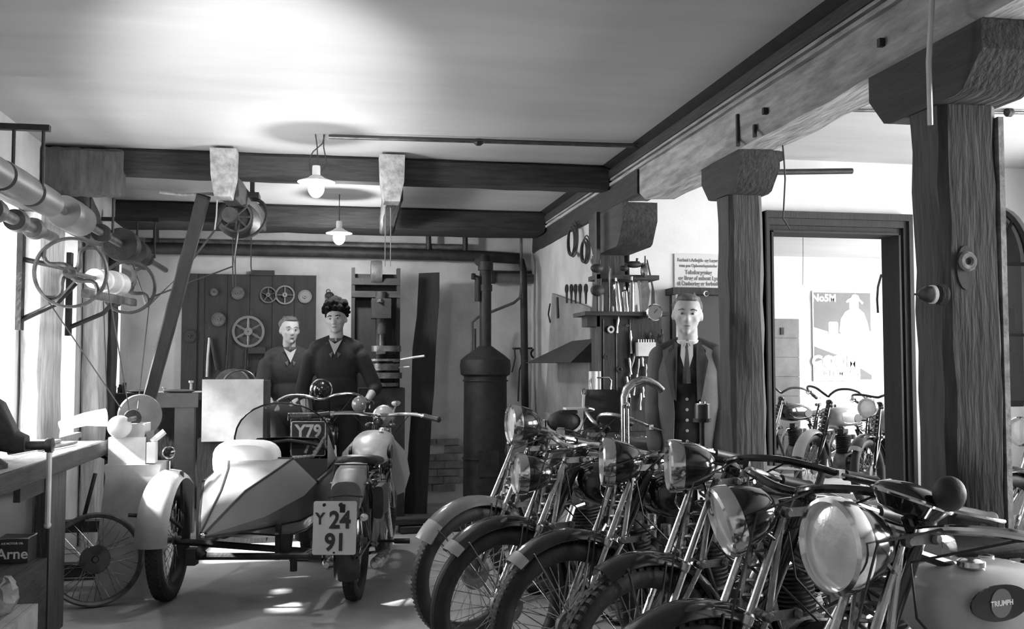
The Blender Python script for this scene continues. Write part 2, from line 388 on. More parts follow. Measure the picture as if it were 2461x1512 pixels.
pn.part('bare_patch', MB().prism([(.035*math.cos(2*PI*k/18)*(1 if k < 9 else 1.0), .075*math.sin(2*PI*k/18)-.02) for k in range(18)], (2.09, 3.0125, 1.70), (1, 0, 0), (0, 0, 1), (0, 1, 0), .006), 'grey_timber')
pn.part('knot', MB().torus((2.09, 3.005, 1.70), (0, 1, 0), .022, .012, 16, 6), 'limewashed_timber', label='pale ring round a dark knot hole')
pn.part('knot_hole', MB().cyl((2.09, 3.06, 1.70), (2.09, 3.003, 1.70), .02, 12), 'ink')
q = atY(2250, 708, 3.0)
so_ = pn.part('socket_base', MB().lathe([(.034, 0), (.034, .025), (.022, .04)], (q.x+.03, q.y, q.z), (-1, 0, 0), 20), 'old_timber')
pn.part('socket_ring', MB().lathe([(.026, .035), (.031, .039), (.031, .05), (.026, .054)], (q.x+.03, q.y, q.z), (-1, 0, 0), 20), 'letter_white', so_, label='white porcelain ring')
pn.part('bulb_guard', MB().lathe([(.028, .052), (.027, .068), (.017, .088), (.005, .095), (.003, .112)], (q.x+.03, q.y, q.z), (-1, 0, 0), 20), 'steel', so_)
pn.part('edge_conduit', MB().tube([atY(2232, 0, 2.9)+Vector((0, -.02, 0)), atY(2232, 150, 2.9), atY(2236, 300, 2.97)], .009, 8), 'pale_metal', label='pale conduit running down the post')
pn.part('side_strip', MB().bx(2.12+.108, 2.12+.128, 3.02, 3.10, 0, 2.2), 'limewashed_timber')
pm = post(4.98, .19, 2.125, 'middle timber post between the man in the overcoat and the doorway', '', 2.445, .27, .27, 22, .2)
pm.part('wedge', MB().bx(2.13, 2.26, 4.72, 4.82, 2.40, 2.445), 'dark_board')
pm.part('crack', MB().tube([(2.135, 4.866, .5), (2.13, 4.864, 1.0), (2.14, 4.866, 1.5), (2.132, 4.866, 1.9)], .005, 5), 'ink')
pf = post(6.6, .2, 1.86, 'far timber post almost hidden behind the hanging tools', '', 2.36, .72, .1, 23, .26)
# cross beams over the far bay
timber('cross_beam', (XL, 7.0, 2.71), (1.95, 7.0, 2.71), .2, .17, 'old_timber_cross', 'dark cross beam in front of the far bay, just behind the first pendant lamp', 'beam', seed=31)
timber('wall_beam', (XL, 9.35, 2.70), (1.95, 9.35, 2.70), .5, .2, 'old_timber_cross', 'broad dark wall beam under the ceiling along the back wall', 'beam', seed=32)
for i, (px, lab) in enumerate(((540, 'pale hewn bracket block under the cross beam above the motor'), (940, 'pale hewn bracket block under the cross beam where the cords hang'))):
    p = atY(px, 440, 6.85); w = .085
    b = W('bracket_block', lab, 'beam block', (p.x, 6.85, 2.45), 'bracket blocks under the cross beam')
    b.part('block', MB().prism([(-w, .34), (w, .34), (w*.95, .16), (w*.62, .02), (-w*.62, .02), (-w*.9, .16)], (p.x, 6.72, 2.44), (1, 0, 0), (0, 0, 1), (0, 1, 0), .17), 'limewashed_timber')
    b.part('tail', MB().beam((p.x+.02, 6.9, 2.56), (p.x+.08, 8.9, 2.60), .13, .16, 8, .005, seed=40+i), 'old_timber_long')
timber('wall_bracket', (XL+.02, 6.9, 2.62), (XL+.5, 6.9, 2.62), .16, .3, 'grey_timber', 'grey timber bracket at the left wall above the belt drum', 'beam', seed=35)
timber('ceiling_strut', (XL+.12, 7.9, 2.3), (XL+.12, 7.0, 2.68), .14, .12, 'old_timber_long', 'short dark strut beside the left wall under the cross beam', 'beam', seed=36)
# timbers between the left windows
for i, (y, w_, lab) in enumerate(((6.72, .5, 'broad pale timber upright between the two nearest windows'), (8.15, .3, 'pale timber upright between the second and the farthest window'))):
    timber('wall_post', (XL+.07, y, 0), (XL+.07, y, 2.33), .12, w_, 'pale_timber', lab, 'post', up=(1, 0, 0) if 0 else (0, 1, 0), seed=50+i)
timber('corner_post', (XL+.09, 8.45, 0), (XL+.09, 8.45, 2.33), .14, .16, 'old_timber', 'dark slim upright beside the farthest left window', 'post', up=(0, 1, 0), seed=57)
timber('window_header', (XL+.06, 1.5, 2.34), (XL+.06, 9.7, 2.34), .1, .1, 'old_timber_long', 'dark timber rail along the heads of the left windows', 'beam', seed=58)
# conduits
def conduit(name, pts, r, m, lab, clips=()):
    t = W(name, lab, 'pipe', pts[0]); t.part('tube', MB().tube(pts, r, 8), m)
    for c in clips: t.part('junction', MB().lathe([(r*1.2, -.03), (r*2.6, -.012), (r*2.6, .012), (r*1.2, .03)], c, (1, 0, 0), 12), 'cast_iron')
    return t
zc = ZC-.018
a = atZ(790, 330, zc); b_ = atZ(1530, 352, zc); c_ = atZ(1150, 341, zc)
conduit('ceiling_conduit', [a, b_], .010, 'steel', 'thin conduit across the ceiling from the pendant lamp to the long beam', [c_])
a2 = atZ(790, 326, zc); b2 = atZ(1530, 347, zc)
conduit('ceiling_conduit', [a2, b2], .006, 'cord', 'thinner second line beside the conduit across the ceiling')
a = atZ(2000, 264, zc); b_ = atZ(2470, 271, zc)
conduit('ceiling_conduit', [a, b_], .010, 'steel', 'ceiling conduit over the right bay with round junctions', [atZ(2127, 265, zc), atZ(2425, 270, zc)])
a = atY(1835, 414, 6.3); b_ = atY(2048, 411, 6.3)
conduit('wall_pipe', [a, b_], .020, 'cast_iron', 'short dark pipe high on the wall above the doorway')
# hanging cord beside the middle post
k = W('hanging_cord', 'dark cord with a round switch hanging in front of the doorway', 'cord', atY(1882, 306, 4.6))
k.part('wire', MB().tube([atY(1881, 300, 4.6), atY(1880, 335, 4.6), atY(1884, 380, 4.6), atY(1887, 430, 4.6), atY(1884, 490, 4.6), atY(1882, 525, 4.6), atY(1898, 551, 4.6)], .004, 6), 'cord')
k.part('switch', MB().sph(atY(1881, 340, 4.6), (.012, .012, .018)), 'cast_iron')
solo('hanging_cord', MB().tube([Vector((atY(1929, 545, 9.6).x, 9.6, ZC)), atY(1930, 600, 9.6), atY(1929, 685, 9.6)], .003, 5), 'cord', 'thin thread hanging in the doorway above the poster', 'cord')
# ================================================================ MOTORCYCLES
RW = .335; TW = .042
def wheel(root, name, cx, mt, m_rim='black_enamel', yo=0, tread=True, drum='engine_alloy', R=RW, tw=TW, ns=36):
    "rim is the part; tyre, spokes and hub are its sub-parts"
    c = Vector((cx, yo, R)); ri = R-2*tw+.012
    rim = obj('wheel_rim', MB().lathe([(ri, -.022), (ri+.014, -.026), (ri+.016, -.02), (ri+.004, -.012), (ri-.004, 0), (ri+.004, .012), (ri+.016, .02), (ri+.014, .026), (ri, .022), (ri-.010, 0)], c, (0, 1, 0), 48, closed=True).M(mt), m_rim, root)
    ty = MB().torus(c, (0, 1, 0), R-tw, tw, 56, 12, .95)
    if tread == 'fine':
        for k in range(90):
            a = 2*PI*k/90
            for sg in (-1, 1): ty.box(c+Vector((math.cos(a), 0, math.sin(a)))*(R-.005)+Vector((0, sg*.014, 0)), (.007, .022, .009), Matrix.Rotation(-a, 3, 'Y'))
    elif tread == 'ribbed':
        for yy in (-.018, -.006, .006, .018): ty.torus(c+Vector((0, yy, 0)), (0, 1, 0), R-.0035-abs(yy)*.18, .0035, 56, 6)
    elif tread:
        for k in range(64):
            a = 2*PI*k/64
            for sg in (-1, 1):
                aa = a+(.03 if sg > 0 else 0); d = Vector((math.cos(aa), 0, math.sin(aa))); Rm = Matrix.Rotation(-aa, 3, 'Y')
                ty.box(c+d*(R-.010)+Vector((0, sg*.023, 0)), (.011, .020, .019), Rm)
                ty.box(c+Vector((math.cos(aa+.04), 0, math.sin(aa+.04)))*(R-.002)+Vector((0, sg*.009, 0)), (.006, .013, .016), Rm)
    obj('tyre', ty.M(mt), 'rubber', rim)
    sp_ = MB()
    for k in range(ns):
        a = 2*PI*k/ns; sg = 1 if k % 2 else -1; b = a+(.42 if (k//2) % 2 else -.42)
        sp_.tube([c+Vector((math.cos(b)*.032, sg*.035, math.sin(b)*.032)), c+Vector((math.cos(a)*(ri-.004), sg*.004, math.sin(a)*(ri-.004)))], .0019, 4)
    o = obj('spokes', sp_.M(mt), 'nickel', rim); o['kind'] = 'stuff'
    h = MB().lathe([(.012, -.07), (.02, -.07), (.02, -.045), (.04, -.04), (.04, -.03), (.022, -.025), (.022, .02), (.075, .025), (.078, .05), (.02, .055), (.012, .075)], c, (0, 1, 0), 24)
    obj('hub', h.M(mt), drum, rim)
    return rim
def guard(cx, cz, R, w_, a0, a1, n=26, drop=.035, flare=0):
    rings = []
    for k in range(n+1):
        a = math.radians(a0+(a1-a0)*k/n); d = Vector((math.cos(a), 0, math.sin(a))); ring = []
        e = 1+(flare*max(0, 1-k/3) if flare else 0)
        for t in (-1, -.8, -.45, 0, .45, .8, 1): ring.append(Vector((cx, w_*t, cz))+d*(R-drop*abs(t)**2.6*e))
        for t in (1, .8, .45, 0, -.45, -.8, -1): ring.append(Vector((cx, w_*t*.96, cz))+d*(R-.004-drop*abs(t)**2.6*e))
        rings.append(ring)
    return MB().loft(rings)
def super_ring(x, hw, z0, z1, n=20, p=2.6, yo=0):
    zc_, hz = (z0+z1)/2, (z1-z0)/2; r = []
    for j in range(n):
        a = 2*PI*j/n; ca, sa = math.cos(a), math.sin(a)
        r.append(Vector((x, yo+hw*math.copysign(abs(ca)**(2/p), ca), zc_+hz*math.copysign(abs(sa)**(2/p), sa))))
    return r
def headlamp(root, c, r, yaw, pitch=0, shell='black_enamel', rim='chrome', depth=.14):
    d = Vector((math.cos(yaw)*math.cos(pitch), math.sin(yaw)*math.cos(pitch), math.sin(pitch))); c = Vector(c)
    prof = [(.002, -depth), (r*.35, -depth*.97), (r*.62, -depth*.82), (r*.82, -depth*.55), (r*.93, -depth*.25), (r*.96, 0)]
    o = obj('headlamp', MB().lathe(prof, c, d, 36), shell, root)
    obj('lamp_rim', MB().lathe([(r*.93, -.026), (r*1.03, -.022), (r*1.07, .002), (r*1.05, .020), (r*.96, .026), (r*.89, .014), (r*.89, 0)], c, d, 40, closed=True), rim, o)
    obj('lens', MB().lathe([(.0, .016), (r*.4, .0145), (r*.72, .010), (r*.9, .005), (r*.9, .001)], c, d, 36), 'lens_glass', o)
    return o
def bike(label, X, Y, az, steer=0, tank='black_enamel', guards='black_enamel', bars='nickel', tip='pale_enamel', lamp=None, lamp_z=.93, lamp_x=1.27, lamp_r=.09,
         lamp_yaw=None, lamp_pitch=0, barkind='swept', gtip=40, plate=None, group=None, tread=True, emblem=None, rear_first=False, saddle=True, wb=1.36, scale=1, lean=0, tank_line=True, detail=True, cat='motorcycle', name='motorcycle', barz=0, forks='nickel', tdz=0, tipw=7, stand=True):
    h = Vector((math.sin(math.radians(az)), math.cos(math.radians(az)), 0))
    loc = Vector((X, Y, 0)) - (Vector((0, 0, 0)) if rear_first else h*wb)
    root = thing(name, label, cat, loc, math.radians(90-az), group); root.scale = (scale,)*3
    root.rotation_euler = (math.radians(lean), 0, math.radians(90-az))
    I = Matrix.Identity(4); u = Vector((-.454, 0, .891)); H0 = Vector((wb-.256, 0, .70))
    S = Matrix.Translation(H0) @ Matrix.Rotation(math.radians(steer), 4, u) @ Matrix.Translation(-H0)
    dx = wb-1.38
    # ---- wheels and guards
    wheel(root, 'front', wb, S, tread=tread); wheel(root, 'rear', 0, I, tread=bool(tread))
    g = obj('front_mudguard', guard(wb, RW, RW+.045, .062, gtip, 172, flare=.2).M(S), guards, root)
    if tip: obj('mudguard_tip', guard(wb, RW, RW+.0465, .0635, gtip-.5, gtip+tipw, n=6).M(S), tip, g)
    if detail:
        st = MB()
        for a in (gtip+12, 100, 168):
            for sg in (-1, 1):
                A = math.radians(a); st.tube([(wb, sg*.07, RW), (wb+math.cos(A)*(RW+.02), sg*.062, RW+math.sin(A)*(RW+.02))], .006, 6, flat=.5)
        obj('guard_stay', st.M(S), 'steel', g)
    g = obj('rear_mudguard', guard(0, RW, RW+.05, .072, 60, 205, drop=.045), guards, root)
    st = MB()
    for a in (140, 185):
        for sg in (-1, 1):
            A = math.radians(a); st.tube([(0, sg*.08, RW), (math.cos(A)*(RW+.03), sg*.072, RW+math.sin(A)*(RW+.03))], .007, 6)
    obj('guard_stay', st, 'steel', g)
    # ---- girder fork
    for sg in (-1, 1):
        y = sg*.058
        top = Vector((wb-.275, y, .955)); axl = Vector((wb, sg*.06, RW)); mid = axl.lerp(top, .52)
        fb = MB().tube([axl, axl.lerp(top, .12), mid, axl.lerp(top, .62), top], [.012, .013, .013, .012, .010], 10)
        fb.lathe([(.012, -.02), (.018, -.012), (.018, .012), (.012, .02)], mid, (top-axl), 12)
        o = obj('fork_blade', fb.M(S), forks if forks else 'black_enamel', root)
        fr = MB().tube([axl+Vector((-.01, 0, .05)), axl.lerp(top, .35)+Vector((-.05, 0, 0)), Vector((wb-.215, y, .66)), Vector((wb-.262, y, .93))], .010, 8)
        obj('fork_strut', fr.M(S), forks if forks else 'black_enamel', root)
        for (xa, za, L_) in ((wb-.272, .945, .085), (wb-.205, .665, .10)):
            lk = MB().box((xa-L_/2+.01, sg*.078, za), (L_+.012, .010, .024))
            for xx in (xa+.01, xa-L_+.01): lk.lathe([(.0, .012), (.009, .012), (.015, .004), (.015, -.012), (.0, -.012)], (xx, sg*.084, za), (0, sg, 0), 12)
            obj('fork_link', lk.M(S), 'steel', root)
    obj('fork_spring', MB().helix((wb-.165, 0, .60), (wb-.29, 0, .92), .026, .0055, 8).M(S), 'steel', root)
    hp = MB().cyl((wb-.24, 0, .66), (wb-.385, 0, .955), .026, 16); hp.lathe([(.03, 0), (.036, .01), (.036, .03), (.02, .045), (.008, .05)], (wb-.385, 0, .955), u, 16)
    obj('steering_head', hp, 'black_enamel', root)
    # ---- handlebar: swept back, upright or loop
    hb = None; bz_ = .985+barz; bx_ = wb-.37
    if barkind == 'swept': pts = [(bx_, .0, bz_), (bx_+.03, .05, bz_+.01), (bx_+.03, .14, bz_+.03), (bx_-.02, .25, bz_+.035), (bx_-.13, .32, bz_+.01), (bx_-.22, .345, bz_-.015), (bx_-.36, .36, bz_-.045)]
    elif barkind == 'flat': pts = [(bx_, .0, bz_), (bx_+.03, .06, bz_), (bx_+.02, .16, bz_+.01), (bx_-.04, .27, bz_+.01), (bx_-.11, .36, bz_-.0), (bx_-.17, .43, bz_-.01)]
    else: pts = [(bx_, .0, bz_), (bx_+.04, .04, bz_+.03), (bx_+.05, .12, bz_+.08), (bx_+.0, .22, bz_+.09), (bx_-.1, .28, bz_+.06), (bx_-.2, .30, bz_+.02), (bx_-.34, .31, bz_-.02)]
    full = [Vector((p[0], -p[1], p[2])) for p in reversed(pts[1:])]+[Vector(p) for p in pts]
    fine = []
    for i in range(len(full)-1):
        p0, p1, p2, p3 = full[max(i-1, 0)], full[i], full[i+1], full[min(i+2, len(full)-1)]
        for k in range(4):
            t = k/4; fine.append(.5*((2*p1)+(p2-p0)*t+(2*p0-5*p1+4*p2-p3)*t*t+(3*p1-p0-3*p2+p3)*t**3))
    fine.append(full[-1])
    hb = obj('handlebar', MB().tube(fine, .0125, 10).M(S), bars, root)
    for sg in (-1, 1):
        e = Vector((pts[-1][0], sg*pts[-1][1], pts[-1][2])); e2 = Vector((pts[-2][0], sg*pts[-2][1], pts[-2][2])); d = (e-e2).normalized()
        gp = MB().lathe([(.013, -.14), (.019, -.135), (.017, -.12), (.018, -.06), (.017, -.02), (.020, -.004), (.019, .004), (.006, .008)], e, d, 16)
        obj('grip', gp.M(S), 'grip_rubber', hb)
        fwd = Vector((0, 0, -1)).cross(d)*(-sg); fwd = Vector((0, 0, 1)).cross(d)*sg
        if fwd.x < 0: fwd = -fwd
        piv = e-d*.16+fwd*.018
        lv = MB().tube([piv, piv+fwd*.025+d*.03, piv+fwd*.045+d*.09, piv+fwd*.035+d*.15], [.006, .005, .004, .006], 6)
        lv.box(tuple(e-d*.165+fwd*.005), (.028, .028, .028))
        obj('lever', lv.M(S), 'nickel', hb)
    if detail:
        cb = MB()
        for sg in (-1, 1):
            e2 = Vector((pts[-3][0], sg*pts[-3][1], pts[-3][2]))
            cb.tube([e2+Vector((0, 0, .015)), e2+Vector((.10, -sg*.06, .01)), Vector((wb-.25, sg*.10, .90)), Vector((wb-.30, sg*.07, .76)), Vector((wb-.5, sg*.05, .58))], .0035, 5)
        cb.tube([(bx_+.02, .12, bz_+.03), (wb-.12, .13, .96), (wb-.07, .09, .7), (wb-.05, .075, .5), (wb, .07, .38)], .0035, 5)
        obj('control_cable', cb.M(S), 'grip_rubber', hb)
    # ---- lamp
    if lamp is not None:
        lc = S @ Vector((lamp_x+dx, 0, lamp_z)); yaw = math.radians(steer) if lamp_yaw is None else lamp_yaw
        headlamp(root, lc, lamp_r, yaw, math.radians(lamp_pitch), shell=lamp)
        for sg in (-1, 1): obj('lamp_bracket', MB().tube([(wb-.25, sg*.058, .86), (lamp_x+dx-.06, sg*(lamp_r*.8), lamp_z-.02)], .006, 6).M(S), 'black_enamel', root)
    # ---- frame
    fr = MB(); T = .0135
    hbm, ht = Vector((wb-.255, 0, .70)), Vector((wb-.355, 0, .90))
    fr.tube([hbm, (wb-.33, 0, .5), (wb-.46, 0, .27), (wb-.56, 0, .19)], T, 8); fr.tube([ht, (.70, 0, .80), (.40, 0, .70)], T, 8)
    fr.tube([(.40, 0, .72), (.37, 0, .45), (.36, 0, .20)], T, 8)
    for sg in (-1, 1):
        fr.tube([(.40, sg*.02, .66), (.2, sg*.075, .50), (0, sg*.085, RW)], .010, 8); fr.tube([(.36, sg*.03, .24), (.2, sg*.08, .28), (0, sg*.085, RW)], .011, 8)
        fr.tube([(wb-.56, sg*.01, .19), (.55, sg*.05, .17), (.36, sg*.03, .20)], .010, 8)
    obj('frame', fr, 'black_enamel', root)
    # ---- engine and gearbox
    ex = .68
    en = MB().lathe([(.05, -.075), (.115, -.07), (.125, -.05), (.125, .05), (.115, .07), (.05, .075)], (ex, 0, .33), (0, 1, 0), 28)
    en.box((ex-.02, 0, .26), (.2, .09, .12)); en.lathe([(.0, .115), (.03, .11), (.045, .085), (.05, .07)], (ex, 0, .33), (0, 1, 0), 16)
    e = obj('crankcase', en, 'engine_alloy', root)
    cy = MB(); ca = Vector((.08, 0, 1)).normalized(); c0 = Vector((ex+.01, 0, .44))
    for k in range(11): cy.lathe([(.045, 0), (.082 if k < 8 else .088, 0), (.082 if k < 8 else .088, .006), (.045, .006)], c0+ca*(.017*k), ca, 18)
    cy.cyl(c0, c0+ca*.21, .05, 16); cy.box(tuple(c0+ca*.22), (.10, .07, .05))
    obj('cylinder', cy, 'cast_iron', e)
    pr = MB()
    for dxx in (-.03, .03): pr.cyl((ex+dxx, -.075, .42), (ex+dxx*.6, -.062, .65), .009, 8)
    obj('pushrod_tube', pr, 'nickel', e)
    gb = MB().loft([super_ring(.30, .05, .26, .38, p=3), super_ring(.34, .07, .23, .42, p=3), super_ring(.48, .075, .24, .43, p=3), super_ring(.52, .055, .27, .39, p=3)])
    obj('gearbox', gb, 'engine_alloy', root)
    pc = []
    for k in range(24):
        a = 2*PI*k/24; r_ = .095; cxp = .69 if math.cos(a) > 0 else .41; pc.append((cxp+r_*math.cos(a)*.95, .335+r_*math.sin(a)*(1 if math.cos(a) > 0 else .85)))
    obj('chain_case', MB().prism(pc, (0, .085, 0), (1, 0, 0), (0, 0, 1), (0, 1, 0), .035), 'black_enamel', root)
    ca_ = MB().tube([(ex-.06, -.01, .60), (ex-.12, -.03, .60)], .018, 10); ca_.cyl((ex-.12, -.05, .55), (ex-.12, -.05, .66), .022, 12); ca_.cyl((ex-.15, .02, .57), (ex-.15, .02, .62), .024, 12)
    obj('carburettor', ca_, 'nickel', root)
    for sg in ((-1, 1) if detail else (-1,)):
        xp = MB().tube([(ex+.05, sg*.03, .63), (ex+.12, sg*.05, .62), (ex+.17, sg*.07, .52), (ex+.15, sg*.09, .35), (ex+.06, sg*.12, .22), (ex-.15, sg*.13, .19), (.30, sg*.13, .20)], .018, 10)
        o = obj('exhaust_pipe', xp, 'nickel', root)
        obj('silencer', MB().tube([(.32, sg*.13, .20), (.28, sg*.13, .20), (.05, sg*.135, .215), (-.12, sg*.135, .23), (-.20, sg*.135, .235)], [.02, .036, .038, .036, .016], 14), 'nickel', o)
    # ---- tank
    z0 = .70
    stn = [(wb-.37, .03, .80, .85), (wb-.385, .075, .765, .885), (wb-.43, .11, .735, .915), (wb-.53, .132, .715, .925), (wb-.68, .132, .712, .915), (wb-.80, .115, .715, .885), (wb-.90, .08, .72, .85), (wb-.94, .045, .735, .82), (wb-.95, .01, .76, .79)]
    tk = obj('fuel_tank', MB().loft([super_ring(x, hw, a+tdz, b+tdz, 24, 2.9) for x, hw, a, b in stn]), tank, root)
    obj('filler_cap', MB().lathe([(.028, 0), (.033, .004), (.033, .016), (.022, .022), (0, .024)], (wb-.50, -.05 if not tdz else .05, .918+tdz), (0, 0, 1), 20), 'chrome', tk)
    if detail: obj('oil_cap', MB().lathe([(.02, 0), (.022, .003), (.022, .012), (0, .016)], (wb-.66, -.05, .908+tdz), (0, 0, 1), 16), 'chrome', tk)
    for sg in (-1, 1):
        kp = [(wb-.74+.075*math.cos(2*PI*k/20), .80+tdz+.045*math.sin(2*PI*k/20)) for k in range(20)]
        obj('knee_pad', MB().prism(kp, (0, sg*.118, 0), (1, 0, 0), (0, 0, 1), (0, sg, 0), .016), 'grip_rubber', tk)
        if tank_line:
            ln = []
            for k in range(28):
                a = 2*PI*k/28; ca2, sa2 = math.cos(a), math.sin(a)
                ln.append(Vector((wb-.60+.185*math.copysign(abs(ca2)**.7, ca2), sg*.1325, .818+.066*math.copysign(abs(sa2)**.7, sa2))))
            obj('tank_line', MB().tube(ln, .0022, 5, closed=True), 'chrome', tk)
        if emblem:
            c = Vector((wb-.50 if emblem == 'TRIUMPH' else wb-.60, sg*.1335, .79 if emblem == 'TRIUMPH' else .822))
            if emblem == 'TRIUMPH':
                ov = [(c.x+.095*math.cos(2*PI*k/32), c.z+.043*math.sin(2*PI*k/32)) for k in range(32)]
                em = obj('emblem', MB().prism(ov, (0, sg*.130, 0), (1, 0, 0), (0, 0, 1), (0, sg, 0), .0045), 'black_enamel', tk)
                obj('emblem_disc', MB().lathe([(.034, .004), (.034, .0065), (.0, .0068)], (c.x, sg*.130, c.z), (0, sg, 0), 28), 'grey_enamel', tk)
                obj('lettering', text_on('TRIUMPH', .0125, (c.x, sg*.1375, c.z), (-sg, 0, 0), (0, 0, 1), .03), 'letter_white', tk)
            else:
                obj('lettering', text_on(emblem, .052, c, (-sg, 0, 0), (0, 0, 1), .03), 'letter_white', tk)
    # ---- saddle
    if saddle:
        sd = [(.52, .012, .765, .785), (.50, .035, .76, .795), (.42, .06, .755, .80), (.33, .10, .75, .80), (.24, .135, .75, .812), (.16, .14, .752, .822), (.11, .11, .76, .822), (.09, .06, .775, .815)]
        s1 = obj('saddle', MB().loft([super_ring(x, hw, a, b, 24, 2.5) for x, hw, a, b in sd]), 'leather', root)
        for sg in (-1, 1): obj('saddle_spring', MB().helix((.17, sg*.09, .62), (.17, sg*.09, .755), .022, .005, 5).bx(.16, .18, sg*.09-.01, sg*.09+.01, .60, .63), 'steel', s1)
        obj('saddle_rail', MB().tube([(.17, -.09, .61), (.30, -.05, .64), (.40, 0, .68), (.30, .05, .64), (.17, .09, .61)], .009, 6), 'steel', s1)
    # ---- carrier, tool box, footrests, stand, rear lamp
    cr = MB()
    for y in (-.09, -.03, .03, .09): cr.tube([(.06, y, .725), (-.30, y, .70)], .006, 6)
    cr.tube([(.05, -.1, .725), (.05, .1, .725)], .006, 6); cr.tube([(-.30, -.1, .70), (-.30, .1, .70)], .006, 6)
    for sg in (-1, 1): cr.tube([(-.26, sg*.1, .70), (-.1, sg*.09, .48), (0, sg*.085, RW)], .007, 6)
    obj('carrier', cr, 'steel', root)
    tb = MB().loft([super_ring(.10, .035, .47, .60, p=5, yo=.11), super_ring(.12, .04, .46, .61, p=5, yo=.11), super_ring(.27, .04, .46, .61, p=5, yo=.11), super_ring(.29, .035, .47, .60, p=5, yo=.11)])
    obj('tool_box', tb, 'black_enamel', root)
    for sg in (-1, 1): obj('footrest', MB().tube([(.55, sg*.06, .24), (.55, sg*.17, .24)], .009, 8).cyl((.55, sg*.16, .24), (.55, sg*.26, .24), .017, 12), 'grip_rubber', root)
    stt = MB()
    if not stand: return root, S
    for sg in (-1, 1): stt.tube([(-.02, sg*.10, .30), (-.10, sg*.11, .15), (-.12, sg*.12, .012)], .010, 6)
    stt.tube([(-.12, -.12, .012), (-.12, .12, .012)], .010, 6); obj('rear_stand', stt, 'black_enamel', root)
    return root, S
# ---------------------------------------------------------------- the row on the right, farthest first
RG = 'motorcycles parked in the row'
bike('motorcycle with pale bare mudguards at the far end of the row, farthest back', 1.24, 5.88, 268, steer=6, guards='aluminium_paint', tip=None, gtip=8, barkind='high', group=RG, lamp='black_enamel', lamp_z=.9, lamp_r=.08, lamp_yaw=-.3, tank='grey_enamel')
bike('black motorcycle with white-tipped front mudguard and large high headlamp, leftmost in the row', .68, 4.98, 255, steer=14, lamp='black_enamel', lamp_x=1.16, lamp_z=1.06, lamp_r=.098, lamp_yaw=-.17, group=RG, gtip=33, tipw=16, tread='fine', barkind='swept', guards='grey_enamel')  # longer pale tip: its white end plus sun glare put into the colour
bike('motorcycle with chrome handlebar and long grip, second from the left in the row', .72, 4.27, 255, steer=6, lamp='black_enamel', lamp_x=1.30, lamp_z=.885, lamp_r=.085, lamp_yaw=-.22, group=RG, bars='chrome', gtip=44, tread='ribbed', barkind='swept', tank='black_enamel', emblem='B.S.A.')
bike('motorcycle with lettered tank and short white mudguard tip, third from the left in the row', .92, 3.86, 255, steer=0, lamp='black_enamel', tread='fine', lamp_x=1.2, lamp_z=.965, lamp_r=.095, lamp_yaw=-.42, group=RG, gtip=47, emblem='B.S.A.', tank='black_enamel', barkind='flat')
bike('motorcycle with coarse block-tread front tyre and edge-on round headlamp, fourth in the row', 1.05, 3.36, 256, steer=4, lamp='black_enamel', lamp_x=1.24, lamp_z=1.0, lamp_r=.088, lamp_yaw=-.42, group=RG, gtip=62, tip=None, bars='black_enamel', forks='nickel', barz=.02)
bike('motorcycle with black headlamp tilted down to show its bright glass, fifth in the row', .97, 2.64, 257, steer=2, lamp='black_enamel', lamp_x=1.26, lamp_z=.92, lamp_r=.095, lamp_yaw=-.30, lamp_pitch=-16, group=RG, gtip=44, bars='black_enamel', tip='grey_enamel', barz=.0)
b6, S6 = bike('nearest motorcycle with a big round chrome-rimmed headlamp and a silver tank', 1.045, 2.17, 257, steer=2, lamp='black_enamel', lamp_x=1.26, lamp_z=.93, lamp_r=.108, lamp_yaw=-.04, group=RG, tank='pale_enamel', gtip=60, bars='chrome', emblem='TRIUMPH', tank_line=False, barz=-.04, tdz=-.06, tread='ribbed')
# domed round instrument housing and the ball of a bulb horn over the handlebar of the nearest machine
c = Vector((.995, .0, 1.03)); ax = Vector((-.30, .12, .95)).normalized()
o = obj('instrument_housing', MB().lathe([(.03, -.05), (.07, -.04), (.092, -.012), (.092, .0), (.085, .012), (.06, .026), (.0, .034)], c, ax, 32), 'black_enamel', b6)
obj('housing_rim', MB().torus(c+ax*(-.006), ax, .094, .006, 36, 6), 'chrome', o)
obj('housing_stem', MB().cyl(c-ax*.05, (1.0, 0, .95), .015, 10), 'black_enamel', o)
o = obj('horn_bulb', MB().sph((.99, .11, 1.05), (.038, .038, .042), 18, 12), 'rubber', b6)
# ---------------------------------------------------------------- machine with the sidecar, seen from behind
sb, SS = bike('motorcycle and sidecar seen from behind, white plate on its rear mudguard', .145, 5.93, 10, rear_first=True, steer=-3, tank='aluminium_paint', bars='chrome', barkind='flat', lamp='pale_enamel', lamp_z=1.0, lamp_r=.075, lamp_x=1.22, lamp_yaw=0, tip=None, barz=.03, tank_line=False, cat='sidecar motorcycle', stand=False, tread='ribbed')
def plate(root, c, w_, h_, m, txt, tm, ex, ey, hh, name='number_plate', border=None):
    ex = Vector(ex); ey = Vector(ey); ez = ex.cross(ey); c = Vector(c)
    poly = []
    for (sx, sy, a0) in ((1, 1, 0), (-1, 1, 90), (-1, -1, 180), (1, -1, 270)):
        for k in range(4): a = math.radians(a0+30*k); poly.append((sx*(w_/2-.012)+.012*math.cos(a), sy*(h_/2-.012)+.012*math.sin(a)))
    p = obj(name, MB().prism(poly, c-ez*.004, ex, ey, ez, .004), m, root)
    for (s_, dx, dy, hz) in txt: obj('lettering', text_on(s_, hz, c+ex*dx+ey*dy+ez*.001, ex, ey, .045, sx=.92), tm, p)
    if border: obj('plate_border', MB().tube([c+ex*a+ey*b+ez*.001 for a, b in poly], .003, 4, closed=True), border, p)
    return p
